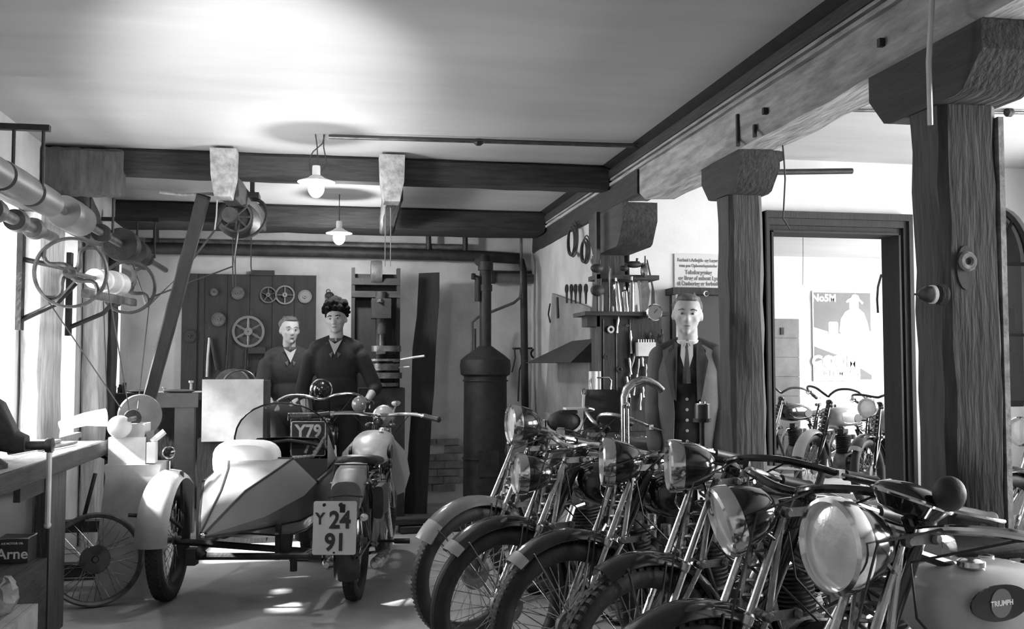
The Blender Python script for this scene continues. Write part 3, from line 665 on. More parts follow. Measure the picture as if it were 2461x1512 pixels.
# local frame: +x forward, +y left; seen from behind the right-hand vector is -y
ez_ = Vector((-.96, 0, .12)).normalized(); ex_ = Vector((0, -1, 0)); ey_ = ez_.cross(ex_)
np_ = plate(sb, (-.40, .055, .475), .235, .285, 'plate_white', [('Y', -.080, .046, .062), ('24', .028, .038, .092), ('91', .006, -.080, .092)], 'ink', ex_, ey_, .1)
obj('plate_bolt', MB().cyl((-.405, .11, .60), (-.42, .11, .60), .009, 10).cyl((-.405, .02, .60), (-.42, .02, .60), .012, 10).cyl((-.405, .055, .345), (-.42, .055, .345), .006, 10), 'cast_iron', np_)
obj('plate_bracket', MB().bx(-.39, -.36, .0, .03, .36, .60), 'cast_iron', np_)
o = obj('rear_lamp', MB().lathe([(.0, -.05), (.018, -.045), (.024, 0), (.02, .01), (0, .014)], (-.38, -.10, .53), (-1, 0, 0), 16).tube([(-.33, -.10, .53), (-.2, -.09, .5)], .006, 6), 'chrome', sb)
# leather bag strapped on the carrier behind the saddle
bg_ = MB().loft([super_ring(x, hw, a, b, 20, 3) for x, hw, a, b in ((-.36, .075, .56, .68), (-.37, .085, .54, .72), (-.32, .09, .56, .76), (-.2, .09, .66, .79), (-.1, .085, .70, .80), (-.02, .075, .72, .79))])
o = obj('tail_bag', bg_, 'drum_grey', sb)
obj('bag_strap', MB().tube([(-.385, .095, .64), (-.39, 0, .65), (-.385, -.095, .64)], .006, 6), 'leather', o)
obj('bag_strap', MB().tube([(-.2, .098, .72), (-.2, .09, .797), (-.2, -.09, .797), (-.2, -.098, .72)], .006, 6), 'leather', o)
obj('side_bag', MB().loft([super_ring(x, .03, .50, .68, p=4, yo=-.16) for x in (-.25, -.24, -.02, -.01)]), 'leather', sb)
for y, x0 in ((.12, -.05), (-.22, -.05)): pass
obj('leg_shield', MB().loft([[Vector((.78, y, z)) for y, z in ((.12, .88), (.21, .78), (.235, .64), (.20, .52), (.15, .5), (.12, .6))], [Vector((.79, y, z)) for y, z in ((.12, .88), (.21, .78), (.235, .64), (.20, .52), (.15, .5), (.12, .6))]]), 'pale_enamel', sb)
obj('leg_shield', MB().loft([[Vector((.78, -y, z)) for y, z in ((.12, .88), (.21, .78), (.235, .64), (.20, .52), (.15, .5), (.12, .6))], [Vector((.79, -y, z)) for y, z in ((.12, .88), (.21, .78), (.235, .64), (.20, .52), (.15, .5), (.12, .6))]]), 'pale_enamel', sb)
mb = MB().tube([(.98, -.10, 1.03), (.97, -.12, 1.09)], .005, 6).lathe([(.03, 0), (.032, .004), (.0, .008)], (.97, -.12, 1.095), (-.5, 0, .85), 18)
obj('mirror', mb, 'chrome', sb)
obj('horn_bulb', MB().sph((.95, .13, 1.09), (.05, .05, .055), 18, 12), 'grey_enamel', sb)
# ---- sidecar

SW = 1.12
stn = [(-.62, .70, .012, .46, .47, .485, .01), (-.30, .635, .16, .41, .52, .66, .06), (-.02, .595, .265, .35, .60, .755, .13), (.13, .59, .30, .33, .66, .80, .17), (.45, .575, .31, .31, .70, .78, .2), (.78, .575, .30, .31, .74, .875, .18), (1.1, .56, .24, .33, .70, .86, .12), (1.45, .56, .12, .40, .60, .66, .06), (1.62, .56, .02, .48, .52, .54, .01)]
def scring(s_, z_in=False):
    x, yc, hw, zb, zr, zt, dw = s_; hw *= SW; dw *= SW
    pts = [(0, zb), (hw*.55, zb+.02), (hw*.92, zb+(zr-zb)*.42), (hw, zr), (dw, zt), (0, zt+.006)]
    full = [(y, z) for y, z in pts]+[(-y, z) for y, z in reversed(pts[1:-1])]
    return [Vector((x, yc+y, z)) for y, z in full]
sm = MB(); rings = [scring(s_) for s_ in stn]; n_ = len(rings[0])
vs = [p for r in rings for p in r]; fs = []
for i in range(len(rings)-1):
    for j in range(n_):
        k = (j+1) % n_
        if i in (3, 4) and j in (3, 4, 5, 6): continue      # the cockpit opening
        fs.append((i*n_+j, i*n_+k, (i+1)*n_+k, (i+1)*n_+j))
fs.append(tuple(range(n_))); fs.append(tuple((len(rings)-1)*n_+j for j in range(n_)))
sm.add(vs, fs)
body = obj('sidecar_body', sm, 'sidecar_paint', sb, ang=18)
inn = MB(); ri = [[Vector((s_[0], s_[1]+(p.y-s_[1])*.93, p.z)) for p in scring(s_)[:4]+scring(s_)[-3:]] for s_ in stn[3:6]]
inn_v = [p for r in ri for p in r]; inn.add(inn_v, [(i*7+j, i*7+(j+1) % 7, (i+1)*7+(j+1) % 7, (i+1)*7+j) for i in range(2) for j in range(7) if j != 3]+[(0, 1, 2, 3, 4, 5, 6), (14, 15, 16, 17, 18, 19, 20)])
obj('cockpit_lining', inn, 'ink', body)
bd = MB()
for j in (3, 9): bd.tube([r[j] for r in rings], .0075, 6)
for j in (4, 8):
    pass
bd.tube([r[4] for r in rings[:4]], .007, 6); bd.tube([r[6] for r in rings[:4]], .007, 6) if n_ > 6 else None
bd.tube([rings[3][4], rings[3][5], rings[3][6]], .007, 6)
for j in (2, n_-2): bd.tube([r[j] for r in rings], .006, 6)
bd.tube([rings[3][3], rings[4][3]+Vector((0, 0, 0)), rings[5][3]], .013, 8); bd.tube([rings[3][7], rings[4][7], rings[5][7]], .013, 8)
obj('edge_beading', bd, 'leather', body)
pad = MB(); ringsp = []
for k in range(9):
    t = k/8; x = .09+.15*t; e = 1-.22*(2*t-1)**4
    ringsp.append([Vector((x, .68+.20*e*math.copysign(abs(math.cos(a))**.6, math.cos(a)), .785+(.125*e)*math.copysign(abs(math.sin(a))**.7, math.sin(a)))) for a in [2*PI*j/24 for j in range(24)]])
obj('seat_back', pad.loft(ringsp), 'white_leather', body, label='pale rounded seat back of the sidecar')
obj('tail_tip', MB().sph((-.625, .70, .472), (.014, .014, .014), 10, 8), 'chrome', body)
# windscreen with bent celluloid
wr = []
for k in range(17):
    a = PI*k/16; wr.append((.80-.10*math.sin(a), .60+.33*math.cos(a), .80+.31*math.sin(a)**.8))
ws = MB(); ws.add([Vector(p) for p in wr]+[Vector((p[0]+.003, p[1], p[2])) for p in wr], [tuple(range(17)), tuple(range(33, 16, -1))])
wo = obj('windscreen', ws, 'celluloid', body)
obj('windscreen_frame', MB().tube(wr, .006, 6).tube([(.72, .27, .80), (.74, .40, .84), (.75, .56, .86), (.74, .72, .84), (.72, .85, .80)], .013, 8), 'black_enamel', wo if 0 else body)
obj('side_flap', MB().prism([(0, 0), (.30, .02), (.0, .2)], (.42, .245, .72), (1, 0, 0), (0, 0, 1), (0, -1, 0), .006), 'sidecar_paint', body)
obj('deck_rail', MB().tube([(.13, .40, .80), (.45, .34, .785), (.78, .33, .875)], .012, 8), 'nickel', body)
# chassis
ch = MB()
ch.tube([(-.28, .86, .30), (-.28, .20, .30)], .020, 10); ch.tube([(-.28, .86, .30), (.4, .93, .28), (1.25, .85, .30)], .018, 8)
ch.tube([(-.28, .22, .30), (.4, .26, .28), (1.25, .32, .30)], .018, 8); ch.tube([(1.1, .86, .30), (1.1, .05, .30)], .018, 8)
ch.tube([(.0, 1.06, RW), (.0, .20, .27)], .020, 8); ch.tube([(-.28, .26, .30), (-.05, .10, .36), (.1, .05, .5)], .015, 8); ch.tube([(.3, .28, .28), (.36, .03, .25)], .015, 8)
ch.tube([(.25, .28, .28), (.38, .04, .68)], .014, 8); ch.cyl((-.28, .215, .30), (-.28, .15, .30), .028, 12); ch.cyl((-.28, .80, .30), (-.28, .84, .34), .03, 12)
ch.box((-.22, .40, .37), (.03, .03, .2)); ch.box((-.24, .35, .36), (.05, .05, .12)); ch.box((-.28, .86, .30), (.07, .05, .09)); ch.cyl((-.28, .30, .22), (-.28, .30, .30), .02, 10)
cho = obj('sidecar_chassis', ch, 'cast_iron', sb)
obj('leaf_spring', MB().tube([(-.26, .40, .42), (-.1, .42, .37), (.1, .44, .36), (.3, .46, .37), (.5, .48, .42)], .014, 6, flat=.5).tube([(-.26, .76, .42), (-.1, .74, .37), (.1, .72, .36), (.3, .72, .37), (.5, .70, .42)], .014, 6, flat=.5), 'steel', cho)
whr = wheel(sb, 'side', 0.0, Matrix.Translation((0, 1.085, 0)) @ Matrix.Rotation(math.radians(3), 4, 'Z'), tread=True, m_rim='nickel', R=.345, tw=.05, ns=36)
gd = MB(); g0 = guard(0, .345, .345+.06, .09, 58, 178, n=28, drop=.05)
sg_ = obj('sidecar_mudguard', g0.M(Matrix.Translation((0, 1.085, 0)) @ Matrix.Rotation(math.radians(3), 4, 'Z')), 'aluminium_paint', sb)
obj('guard_bracket', MB().tube([(-.30, 1.21, .53), (-.2, 1.02, .50), (-.05, 1.0, .42)], .012, 6).tube([(0, 1.0, .34), (-.02, 1.01, .74)], .012, 6), 'cast_iron', sg_)
lo = obj('side_lamp', MB().lathe([(.0, -.05), (.026, -.045), (.036, -.01), (.037, .01), (.034, .016)], (-.03, 1.085, .85), (-.9, -.45, .05), 24).cyl((-.03, 1.085, .80), (-.03, 1.085, .75), .010, 10), 'chrome', sg_)
obj('lamp_glass', MB().lathe([(.034, .014), (.02, .022), (0, .025)], (-.03, 1.085, .85), (-.9, -.45, .05), 20), 'black_enamel', sg_)
# ---------------------------------------------------------------- machine with the dark plate behind it
p2 = atY(752, 1035, 6.95)
b2, S2 = bike('black motorcycle with dark two-line number plate standing behind the sidecar windscreen', -.15, 7.25, 4, rear_first=True, steer=4, tank='black_enamel', bars='nickel', barkind='swept', tip=None, lamp='black_enamel', lamp_z=1.16, lamp_r=.088, lamp_x=1.10, lamp_yaw=.2, barz=.10)
plate(b2, (-.33, -.02, .86), .225, .23, 'plate_dark', [('Y79', .0, .048, .085), ('79', .02, -.058, .085)], 'letter_white', Vector((0, -1, 0)), Vector((0, 0, 1)), .1, border='letter_white')
obj('plate_bracket', MB().tube([(-.32, .08, .74), (-.30, .09, .70)], .008, 6).tube([(-.32, -.10, .74), (-.30, -.09, .70)], .008, 6), 'steel', b2)
obj('tool_roll', MB().cyl((-.2, .12, .99), (-.2, -.12, .99), .035, 14), 'leather', b2)
obj('luggage_frame', MB().tube([(-.30, .12, .98), (-.30, .12, 1.03), (-.30, -.12, 1.03), (-.30, -.12, .98)], .005, 6).tube([(-.30, .10, .70), (-.30, .10, .99), (-.30, -.10, .99), (-.30, -.10, .70)], .006, 6), 'nickel', b2)
# ---------------------------------------------------------------- machines beyond the doorway and in the right bay
BG = 'motorcycles in the bright back room'
bike('motorcycle with pale mudguard and upright handlebar, nearest in the bright back room', 4.78, 9.5, 238, steer=8, guards='pale_enamel', tip=None, bars='black_enamel', barkind='high', group=BG, gtip=20, tank='pale_enamel', barz=.05, forks='black_enamel', detail=False, tread=False)
bike('dark motorcycle half hidden by the right door jamb in the back room', 5.0, 8.75, 226, steer=-8, lamp='pale_enamel', bars='black_enamel', barkind='swept', group=BG, detail=False, tank='pale_enamel', tread=False, lamp_z=.95, barz=.06, forks='black_enamel')
bike('black motorcycle farthest back, left in the bright back room', 4.75, 10.6, 240, steer=20, bars='steel', barkind='high', group=BG, detail=False, tank='black_enamel', tread=False, tip=None, barz=.06)
bike('motorcycle under the arched window, half hidden by the near post', 4.25, 5.75, 262, steer=0, bars='chrome', barkind='high', tank='black_enamel', tip=None, lamp='black_enamel', detail=False, tread=False)
# ================================================================ LINE SHAFT, PULLEYS AND BELTS ALONG THE LEFT
XS, ZS = -1.52, 2.235
t = W('line_shaft', 'line shaft with grey belt drums along the top of the left windows', 'line shaft', (XS, 5, ZS))
t.part('shaft', MB().cyl((XS, 2.0, ZS), (XS, 9.6, ZS), .024, 12), 'grey_iron')
for (y0, y1, r, m) in ((4.55, 4.9, .07, 'drum_grey'), (4.95, 5.35, .075, 'drum_grey'), (5.42, 5.75, .075, 'drum_grey'), (6.05, 6.42, .095, 'drum_grey'), (7.6, 7.75, .12, 'cast_iron'), (8.1, 8.3, .1, 'cast_iron')):
    t.part('belt_drum', MB().lathe([(.03, y0-.01), (r*.98, y0-.01), (r, y0), (r*1.03, (y0+y1)/2), (r, y1), (r*.98, y1+.01), (.03, y1+.01)], (XS, 0, ZS), (0, 1, 0), 32), m)
for y in (5.35, 7.0, 8.6):
    t.part('hanger', MB().tube([(XS-.07, y, 2.55), (XS-.07, y, 2.24)], .009, 6).tube([(XS+.07, y, 2.55), (XS+.07, y, 2.24)], .009, 6).bx(XL-.01, XS+.1, y-.02, y+.02, 2.54, 2.57).lathe([(.03, -.04), (.06, -.035), (.06, .035), (.03, .04)], (XS, y, ZS), (0, 1, 0), 18), 'cast_iron')
XC, ZCS = -1.40, 1.875
t = W('lower_line_shaft', 'lower shaft of couplings just under the belt drums at the far left', 'line shaft', (XS, 5, 2.1))
t.part('shaft', MB().cyl((XS-.09, 3.2, 2.10), (XS-.09, 6.2, 2.10), .03, 12), 'grey_iron')
for y in (4.6, 4.85, 5.15, 5.5, 5.8):
    t.part('collar', MB().lathe([(.03, -.05), (.055, -.045), (.06, 0), (.055, .045), (.03, .05)], (XS-.09, y, 2.10), (0, 1, 0), 20), 'grey_iron')
# countershaft: two big spoked wheels facing the camera with a stepped drum between
def spoked(t, name, c, R_, r, ns, curved, m='grey_iron', w=.04):
    c = Vector(c); mb = MB().lathe([(R_-r, -w/2), (R_, -w/2), (R_+.004, 0), (R_, w/2), (R_-r, w/2)], c, (0, 1, 0), 44, closed=True)
    mb.lathe([(.012, -.035), (.035, -.035), (.035, .035), (.012, .035)], c, (0, 1, 0), 18)
    for k in range(ns):
        a = 2*PI*k/ns+.35; pts = []
        for j in range(8):
            u = j/7; aa = a+(.55*math.sin(PI*u*1.0)*(1 if curved else 0)+(.5*u if curved else 0)); rr = .03+(R_-r*.5-.03)*u
            pts.append(c+Vector((math.cos(aa)*rr, 0, math.sin(aa)*rr)))
        mb.tube(pts, [.017, .016, .014, .013, .012, .012, .012, .015], 6)
    return t.part(name, mb, m)
y1, y2 = 5.85, 7.25
c1 = atY(170, 655, y1); c2 = atY(308, 690, y2)
t = W('countershaft', 'countershaft with two large spoked wheels and a pale stepped drum before the windows', 'belt pulley', (c1.x, y1, 1.86))
spoked(t, 'front_wheel', c1, .195, .012, 4, True); spoked(t, 'rear_wheel', c2, .185, .016, 4, True)
ax = (c2-c1).normalized()
t.part('axle', MB().cyl(c1-ax*.1, c2+ax*.1, .014, 10), 'grey_iron')
t.part('stepped_drum', MB().lathe([(.03, .50), (.06, .50), (.06, .70), (.07, .71), (.07, .92), (.08, .93), (.08, 1.12), (.03, 1.12)], c1, ax, 28), 'pale_metal')
t.part('bearing_rail', MB().beam(c1+ax*.1+Vector((.05, 0, -.11)), c2-ax*.05+Vector((.05, 0, -.11)), .04, .05, 4, .002), 'grey_iron')
for y in (5.95, 7.0):
    xx = c1.x+(c2.x-c1.x)*(y-y1)/(y2-y1)
    t.part('wall_bracket', MB().bx(XL+.14, XL+.17, y-.03, y+.03, 1.55, 2.1).tube([(XL+.15, y, 1.95), (xx, y, c1.z+.02)], .016, 6).tube([(XL+.15, y, 1.60), (xx-.1, y, 1.70), (xx, y, c1.z-.05)], .016, 6), 'cast_iron')
def belt(name, lab, pts, w_=.028, th=.004, m='belt_leather', ex=None):
    mb = MB(); pts = [Vector(p) for p in pts]; rings = []
    for i, p in enumerate(pts):
        tt = (pts[min(i+1, len(pts)-1)]-pts[max(i-1, 0)]).normalized(); e = Vector(ex or (0, 1, 0)); e = (e-tt*e.dot(tt)).normalized(); n = tt.cross(e)
        rings.append([p+e*w_/2+n*th/2, p+e*w_/2-n*th/2, p-e*w_/2-n*th/2, p-e*w_/2+n*th/2])
    return solo(name, mb.loft(rings), m, lab, 'belt')
g_ = atY(318, 1005, 6.35)
belt('drive_belt', 'thin belt slanting from the windows down to the grinder', [atY(100, 700, 5.85), g_+Vector((-.06, -.03, .06))], .014)
belt('drive_belt', 'thin belt strand from the front wheel rim to the grinder pulley', [c1+Vector((.185, -.03, .02)), g_+Vector((-.01, -.05, .05))], .014)
belt('drive_belt', 'thin belt strand crossing from the rear wheel down to the grinder', [c2+Vector((.15, -.03, -.08)), g_+Vector((.02, .05, .05))], .012)
belt('drive_belt', 'dark belt hanging beside the farthest window down to the bench', [c2+Vector((-.17, .02, 0)), atY(258, 985, 7.3)], .02)
# ---------------------------------------------------------------- motor hung under the cross beam with its belt
q = atY(572, 528, 7.55)
t = W('electric_motor', 'dark electric motor hanging under the cross beam by its bracket', 'motor', tuple(q))
t.part('casing', MB().lathe([(.02, -.16), (.07, -.155), (.11, -.12), (.135, -.10), (.14, 0), (.135, .14), (.07, .18)], q, (.15, 1, 0), 32), 'cast_iron')
t.part('shaft_pulley', MB().lathe([(.02, -.26), (.055, -.26), (.06, -.23), (.055, -.2), (.02, -.2)], q, (.15, 1, 0), 24), 'grey_iron')
ef = MB()
for k in range(8):
    a = 2*PI*k/8; ef.tube([q+Vector((0, -.165, 0)), q+Vector((.1*math.cos(a), -.155, .1*math.sin(a)))], .009, 5)
t.part('end_spider', ef.torus(q+Vector((0, -.15, 0)), (0, 1, 0), .105, .01, 28, 6), 'grey_iron')
t.part('hoop', MB().torus(q+Vector((.06, .06, .02)), (.5, 1, -.35), .16, .014, 36, 6, .7), 'grey_iron', label='paler hoop around the motor')
t.part('mount', MB().box(q+Vector((0, .05, .18)), (.3, .2, .04)).box(q+Vector((-.08, .0, .26)), (.03, .06, .16)).box(q+Vector((.1, .0, .26)), (.03, .06, .16)), 'old_timber_cross')
belt('motor_belt', 'upper broad belt from the hanging motor down to the wheel by the window', [q+Vector((-.05, -.22, .02)), atY(440, 655, 7.5), atY(352, 738, 7.35), c2+Vector((.02, .04, .17))], .05, .006)
belt('motor_belt', 'lower broad belt from the hanging motor down to the wheel by the window', [q+Vector((.03, -.22, -.06)), atY(560, 640, 7.5), atY(370, 712, 7.35), c2+Vector((.15, .04, -.07))], .045, .006)
p0, p1 = atY(490, 470, 6.95), atY(352, 985, 7.35)
timber('slanting_post', p1, p0, .085, .07, 'dark_board', 'dark slanting timber leaning from the cross beam down to the bench', 'post', up=(0, 1, 0), seed=61, amp=.003)
mb = MB().tube([atY(384, 462, 7.0), atY(440, 468, 7.0), atY(505, 466, 7.0), atY(540, 472, 7.1)], .012, 6)
solo('shifter_bar', mb, 'pale_timber', 'pale horizontal belt shifter stick under the cross beam', 'stick')
solo('pull_cord', MB().tube([atY(522, 480, 6.9), atY(520, 520, 6.9), atY(516, 552, 6.9)], .005, 5), 'pale_cord', 'short pale cord hanging beside the slanting post', 'cord')
for px, lab in ((560, 'left thin cord hanging from the motor past the gear board'), (566, 'middle thin cord hanging from the motor past the gear board'), (604, 'right thin cord hanging from the motor to the top of the gear board')):
    solo('pull_cord', MB().tube([atY(px, 570, 7.7), atY(px-1, 640, 7.7), atY(px+1, 690 if px < 600 else 655, 7.7)], .005, 5), 'cord', lab, 'cord')
# ---------------------------------------------------------------- pendant lamps
def pendant(px, py, Y, lab, wires, dia=.115, en=20):
    p = atY(px, py, Y); t = W('pendant_lamp', lab, 'lamp', tuple(p))
    t.part('shade', MB().lathe([(.02, .035), (.03, .03), (.05, .016), (dia, -.004), (dia, 0), (.055, .022), (.034, .038), (.02, .04)], p, (0, 0, 1), 36, closed=True), 'shade_white')
    t.part('lamp_holder', MB().lathe([(.0, .10), (.024, .10), (.026, .085), (.026, .035), (.018, .02)], p, (0, 0, 1), 18), 'letter_white')
    b = t.part('light_bulb', MB().sph(p+Vector((0, 0, -.04)), (.05, .05, .06), 20, 14), 'bulb')
    for ww in wires: t.part('wire', MB().tube([Vector(x) for x in ww], .004, 5), 'cord')
    l = bpy.data.lights.new('bulb_light', 'POINT'); l.energy = en; l.shadow_soft_size = .06
    o = bpy.data.objects.new('bulb_light', l); C.objects.link(o); o.location = p+Vector((0, 0, -.105)); return p
Yp = 6.3; tp = lambda x, y: atY(x, y, Yp)
pendant(760, 437, Yp, 'lit pendant lamp with flat white shade hung on tangled wires, the nearer one',
        [[(tp(760, 420)), tp(764, 390), tp(762, 350), Vector((tp(758, 330).x, Yp, ZC))], [tp(748, 420), tp(742, 385), tp(752, 365), tp(775, 345), Vector((tp(780, 330).x, Yp, ZC))], [tp(766, 420), tp(786, 395), tp(778, 355), Vector((tp(778, 330).x, Yp, ZC))]])
p = atY(815, 560, 8.5)
pendant(815, 560, 8.5, 'lit pendant lamp farther back, glowing against the back wall', [[p+Vector((0, 0, .09)), Vector((p.x, 8.5, ZC))]], dia=.11, en=38)
for px, lab in ((925, 'left thin pale cord hanging in front of the drilling machine'), (938, 'right thin pale cord hanging in front of the drilling machine')):
    solo('pull_cord', MB().tube([atY(px, 455, 7.0), atY(px+1, 550, 7.3), atY(px, 640, 7.6)], .004, 5), 'pale_cord', lab, 'cord')
# ================================================================ LEFT BENCH, VICE, GRINDER
t = W('workbench', 'long workbench under the left windows with a dark front edge', 'workbench', (-1.6, 5, 0))
for i in range(3): t.part('top_plank', MB().bx(-1.86+i*.168, -1.86+(i+1)*.168-.004, 3.2, 6.5, .845, .895), 'pale_timber')
t.part('front_edge', MB().beam((-1.345, 3.2, .86), (-1.345, 6.52, .86), .03, .085, 12, .002), 'old_timber_long')
for y in (5.3, 3.6): t.part('leg', MB().bx(-1.44, -1.365, y, y+.3, 0, .82), 'old_timber')
t.part('lower_board', MB().bx(-1.40, -1.37, 3.65, 5.29, .0, .41), 'old_timber_long')
t.part('apron', MB().bx(-1.42, -1.39, 4.9, 5.29, .73, .83), 'old_timber_long')
t.part('shelf', MB().bx(-1.84, -1.405, 3.9, 5.6, .39, .415), 'old_timber_long')
# cans on the lower shelf
def can(c, w_, h_, lab, txt, m='tin_dark'):
    c = Vector(c); t = W('oil_can', lab, 'can', tuple(c), None)
    t.part('body', MB().bx(c.x-w_/2, c.x+w_/2, c.y-w_/2, c.y+w_/2, c.z, c.z+h_), m)
    t.part('rim', MB().tube([(c.x-w_/2, c.y-w_/2, c.z+h_), (c.x+w_/2, c.y-w_/2, c.z+h_), (c.x+w_/2, c.y+w_/2, c.z+h_), (c.x-w_/2, c.y+w_/2, c.z+h_)], .004, 6, closed=True), 'pale_metal')
    for (s_, dz, hh, mm) in txt: t.part('lettering', text_on(s_, hh, (c.x, c.y-w_/2-.001, c.z+h_*dz), (1, 0, 0), (0, 0, 1), .02), mm)
    return t
q = atY(72, 1400, 5.05)
can((-1.485, 5.2, .417), .14, .115, 'dark square tin lettered Arne on the shelf under the bench', [('Arne', .36, .05, 'letter_white'), ('A/S MOTOR OIL', .8, .010, 'letter_white')])
can((-1.66, 5.2, .417), .12, .115, 'narrow tin with a white panel left of the lettered tin', [('I', .62, .05, 'letter_white'), ('I', .28, .05, 'letter_white')])
solo('white_card', MB().bx(-1.66, -1.45, 5.32, 5.33, .417, .78), 'paper', 'white sheet standing upright behind the lettered tin under the bench', 'sheet')
# cheek of the room seen below the bench is bright: pale block added in its place
solo('pale_filler', MB().loft([super_ring(x, .1, .417, .64, p=4, yo=4.7) for x in (-1.82, -1.80, -1.66, -1.64)]), 'paper', 'pale parcel standing in for the bright room side below the vice', 'filler')
# vice at the very left
v0 = atX(52, 1105, -1.36)
vy = v0.y
t = W('bench_vice', 'heavy bench vice at the left edge of the picture', 'vice', (-1.5, vy, .895))
t.part('base', MB().lathe([(.10, 0), (.10, .02), (.06, .05), (.055, .09), (.07, .11)], (-1.52, vy, .895), (0, 0, 1), 24), 'cast_iron')
t.part('body', MB().loft([super_ring(x, hw, a, b, 20, 4, yo=vy) for x, hw, a, b in ((-1.66, .05, .97, 1.06), (-1.62, .055, .96, 1.10), (-1.53, .05, .96, 1.20), (-1.50, .05, .97, 1.21))]), 'cast_iron')
t.part('jaw', MB().loft([super_ring(x, hw, a, b, 20, 4, yo=vy) for x, hw, a, b in ((-1.47, .055, .99, 1.21), (-1.44, .055, .97, 1.19), (-1.38, .05, .96, 1.06), (-1.34, .045, .97, 1.04))]), 'cast_iron')
t.part('screw', MB().cyl((-1.34, vy, .995), (-1.24, vy, .995), .02, 16).lathe([(.03, 0), (.034, .01), (.034, .03), (.0, .04)], (-1.26, vy, .995), (1, 0, 0), 16), 'steel')
t.part('handle', MB().cyl((-1.245, vy, .995), (-1.245, vy, .64), .012, 10).sph((-1.245, vy, .64), .016).sph((-1.245, vy, 1.01), .016), 'pale_metal')
# bits and pieces on the bench
z = .897
def onb(name, mb, m, lab, cat, g=None): return solo(name, mb, m, lab, cat, g)
onb('file', MB().cyl((-1.5, 5.75, z+.012), (-1.45, 6.15, z+.012), .010, 8).cyl((-1.5, 5.75, z+.012), (-1.51, 5.64, z+.012), .012, 10), 'steel', 'dark file lying along the bench nearest its front edge', 'tool')
onb('file', MB().cyl((-1.62, 5.5, z+.01), (-1.55, 5.85, z+.01), .010, 8), 'cast_iron', 'second dark file lying behind the first on the bench', 'tool')
onb('iron_plate', MB().bx(-1.75, -1.58, 5.95, 6.35, z, z+.02), 'grey_iron', 'flat grey iron plate lying at the far end of the bench', 'plate')
onb('tin_box', MB().bx(-1.70, -1.60, 5.15, 5.30, z, z+.16), 'drum_grey', 'grey upright tin box on the bench behind the vice', 'box')
mb = MB().tube([(-1.50, 6.48, .86), (-1.34, 6.50, .78), (-1.33, 6.52, .68), (-1.20, 6.53, .60)], .012, 6)
onb('iron_hook', mb, 'cast_iron', 'bent dark iron rod hooked to the end of the bench beside the grinder', 'rod')
# stone on a wooden block
t = W('wooden_crate', 'pale shallow wooden crate at the lower left corner', 'crate', (-1.25, 4.3, 0))
for k in range(3): t.part('plank', MB().bx(-1.33+k*.046, -1.33+(k+1)*.046-.003, 4.0, 4.42, .36, .38), 'crate_wood')
t.part('side', MB().bx(-1.33, -1.195, 3.98, 3.999, .26, .38), 'crate_wood'); t.part('side', MB().bx(-1.192, -1.175, 3.98, 4.42, .26, .38), 'crate_wood')
t.part('block', MB().bx(-1.32, -1.2, 4.02, 4.38, 0, .36), 'old_timber')
st = MB().sph((-1.265, 4.26, .44), (.055, .085, .08), 12, 9)
R_ = random.Random(5); st.v = [v+Vector((R_.uniform(-1, 1), R_.uniform(-1, 1), R_.uniform(-1, 1)))*.010 for v in st.v]
for v in st.v: v.z = max(v.z, .381)
solo('rough_stone', st, 'stone', 'rough grey stone lying on the pale crate', 'stone', ang=20)
# bare spoked wheel leaning
t = thing('spare_wheel', 'bare spoked wheel without tyre leaning beside the sidecar wheel', 'wheel', (-1.30, 6.0, 0), math.radians(14))
t.rotation_euler = (math.radians(-9), 0, math.radians(14))
c0 = Vector((0, 0, .262))
rm = obj('rim', MB().lathe([(.236, -.02), (.250, -.027), (.260, -.024), (.252, -.012), (.245, 0), (.252, .012), (.260, .024), (.250, .027), (.236, .02), (.230, 0)], c0, (0, 1, 0), 48, closed=True), 'steel', t)
sp_ = MB()
for k in range(36):
    a = 2*PI*k/36; sg = 1 if k % 2 else -1; b = a+(.42 if (k//2) % 2 else -.42)
    sp_.tube([c0+Vector((math.cos(b)*.07, sg*.03, math.sin(b)*.07)), c0+Vector((math.cos(a)*.232, sg*.004, math.sin(a)*.232))], .0017, 4)
o = obj('spokes', sp_, 'nickel', t); o['kind'] = 'stuff'
obj('brake_drum', MB().lathe([(.015, -.075), (.02, -.05), (.075, -.045), (.082, -.03), (.082, .0), (.03, .01), (.02, .05), (.012, .07)], c0, (0, 1, 0), 28), 'black_enamel', t)
# grinder on its sheet metal pedestal
gx, gy = g_.x, 6.35; gz = g_.z
t = W('bench_grinder', 'pale grinding machine with two stones on a tapering sheet metal stand', 'grinder', (gx, gy, 0))
t.part('stand', MB().loft([[Vector((gx+a, gy+b, z_)) for a, b in ((-w1, -d1), (w1+.06, -d1), (w1+.06, d1), (-w1, d1))] for (w1, d1, z_) in ((.16, .17, 0), (.15, .16, .35), (.12, .13, .70), (.13, .14, .77))]), 'pale_metal')
t.part('head_block', MB().bx(gx-.11, gx+.10, gy-.12, gy+.12, .77, .93).bx(gx-.02, gx+.09, gy-.10, gy+.10, .93, gz-.03), 'pale_metal')
t.part('side_plate', MB().bx(gx+.102, gx+.11, gy-.11, gy+.10, .77, .96), 'drum_grey')
t.part('spindle', MB().cyl((gx+.02, gy-.19, gz), (gx+.02, gy+.19, gz), .014, 12), 'steel')
t.part('grinding_stone', MB().lathe([(.015, -.02), (.125, -.02), (.13, -.012), (.13, .012), (.125, .02), (.015, .02)], (gx+.02, gy+.13, gz+.01), (-.35, 1, 0), 40), 'drum_grey', label='grey grinding stone')
t.part('grinding_stone', MB().lathe([(.012, -.03), (.03, -.028), (.062, -.012), (.068, 0), (.066, .03), (.02, .03)], (gx-.045, gy-.13, gz-.045), (-.35, 1, 0), 40), 'pale_metal', label='pale front wheel with hub')
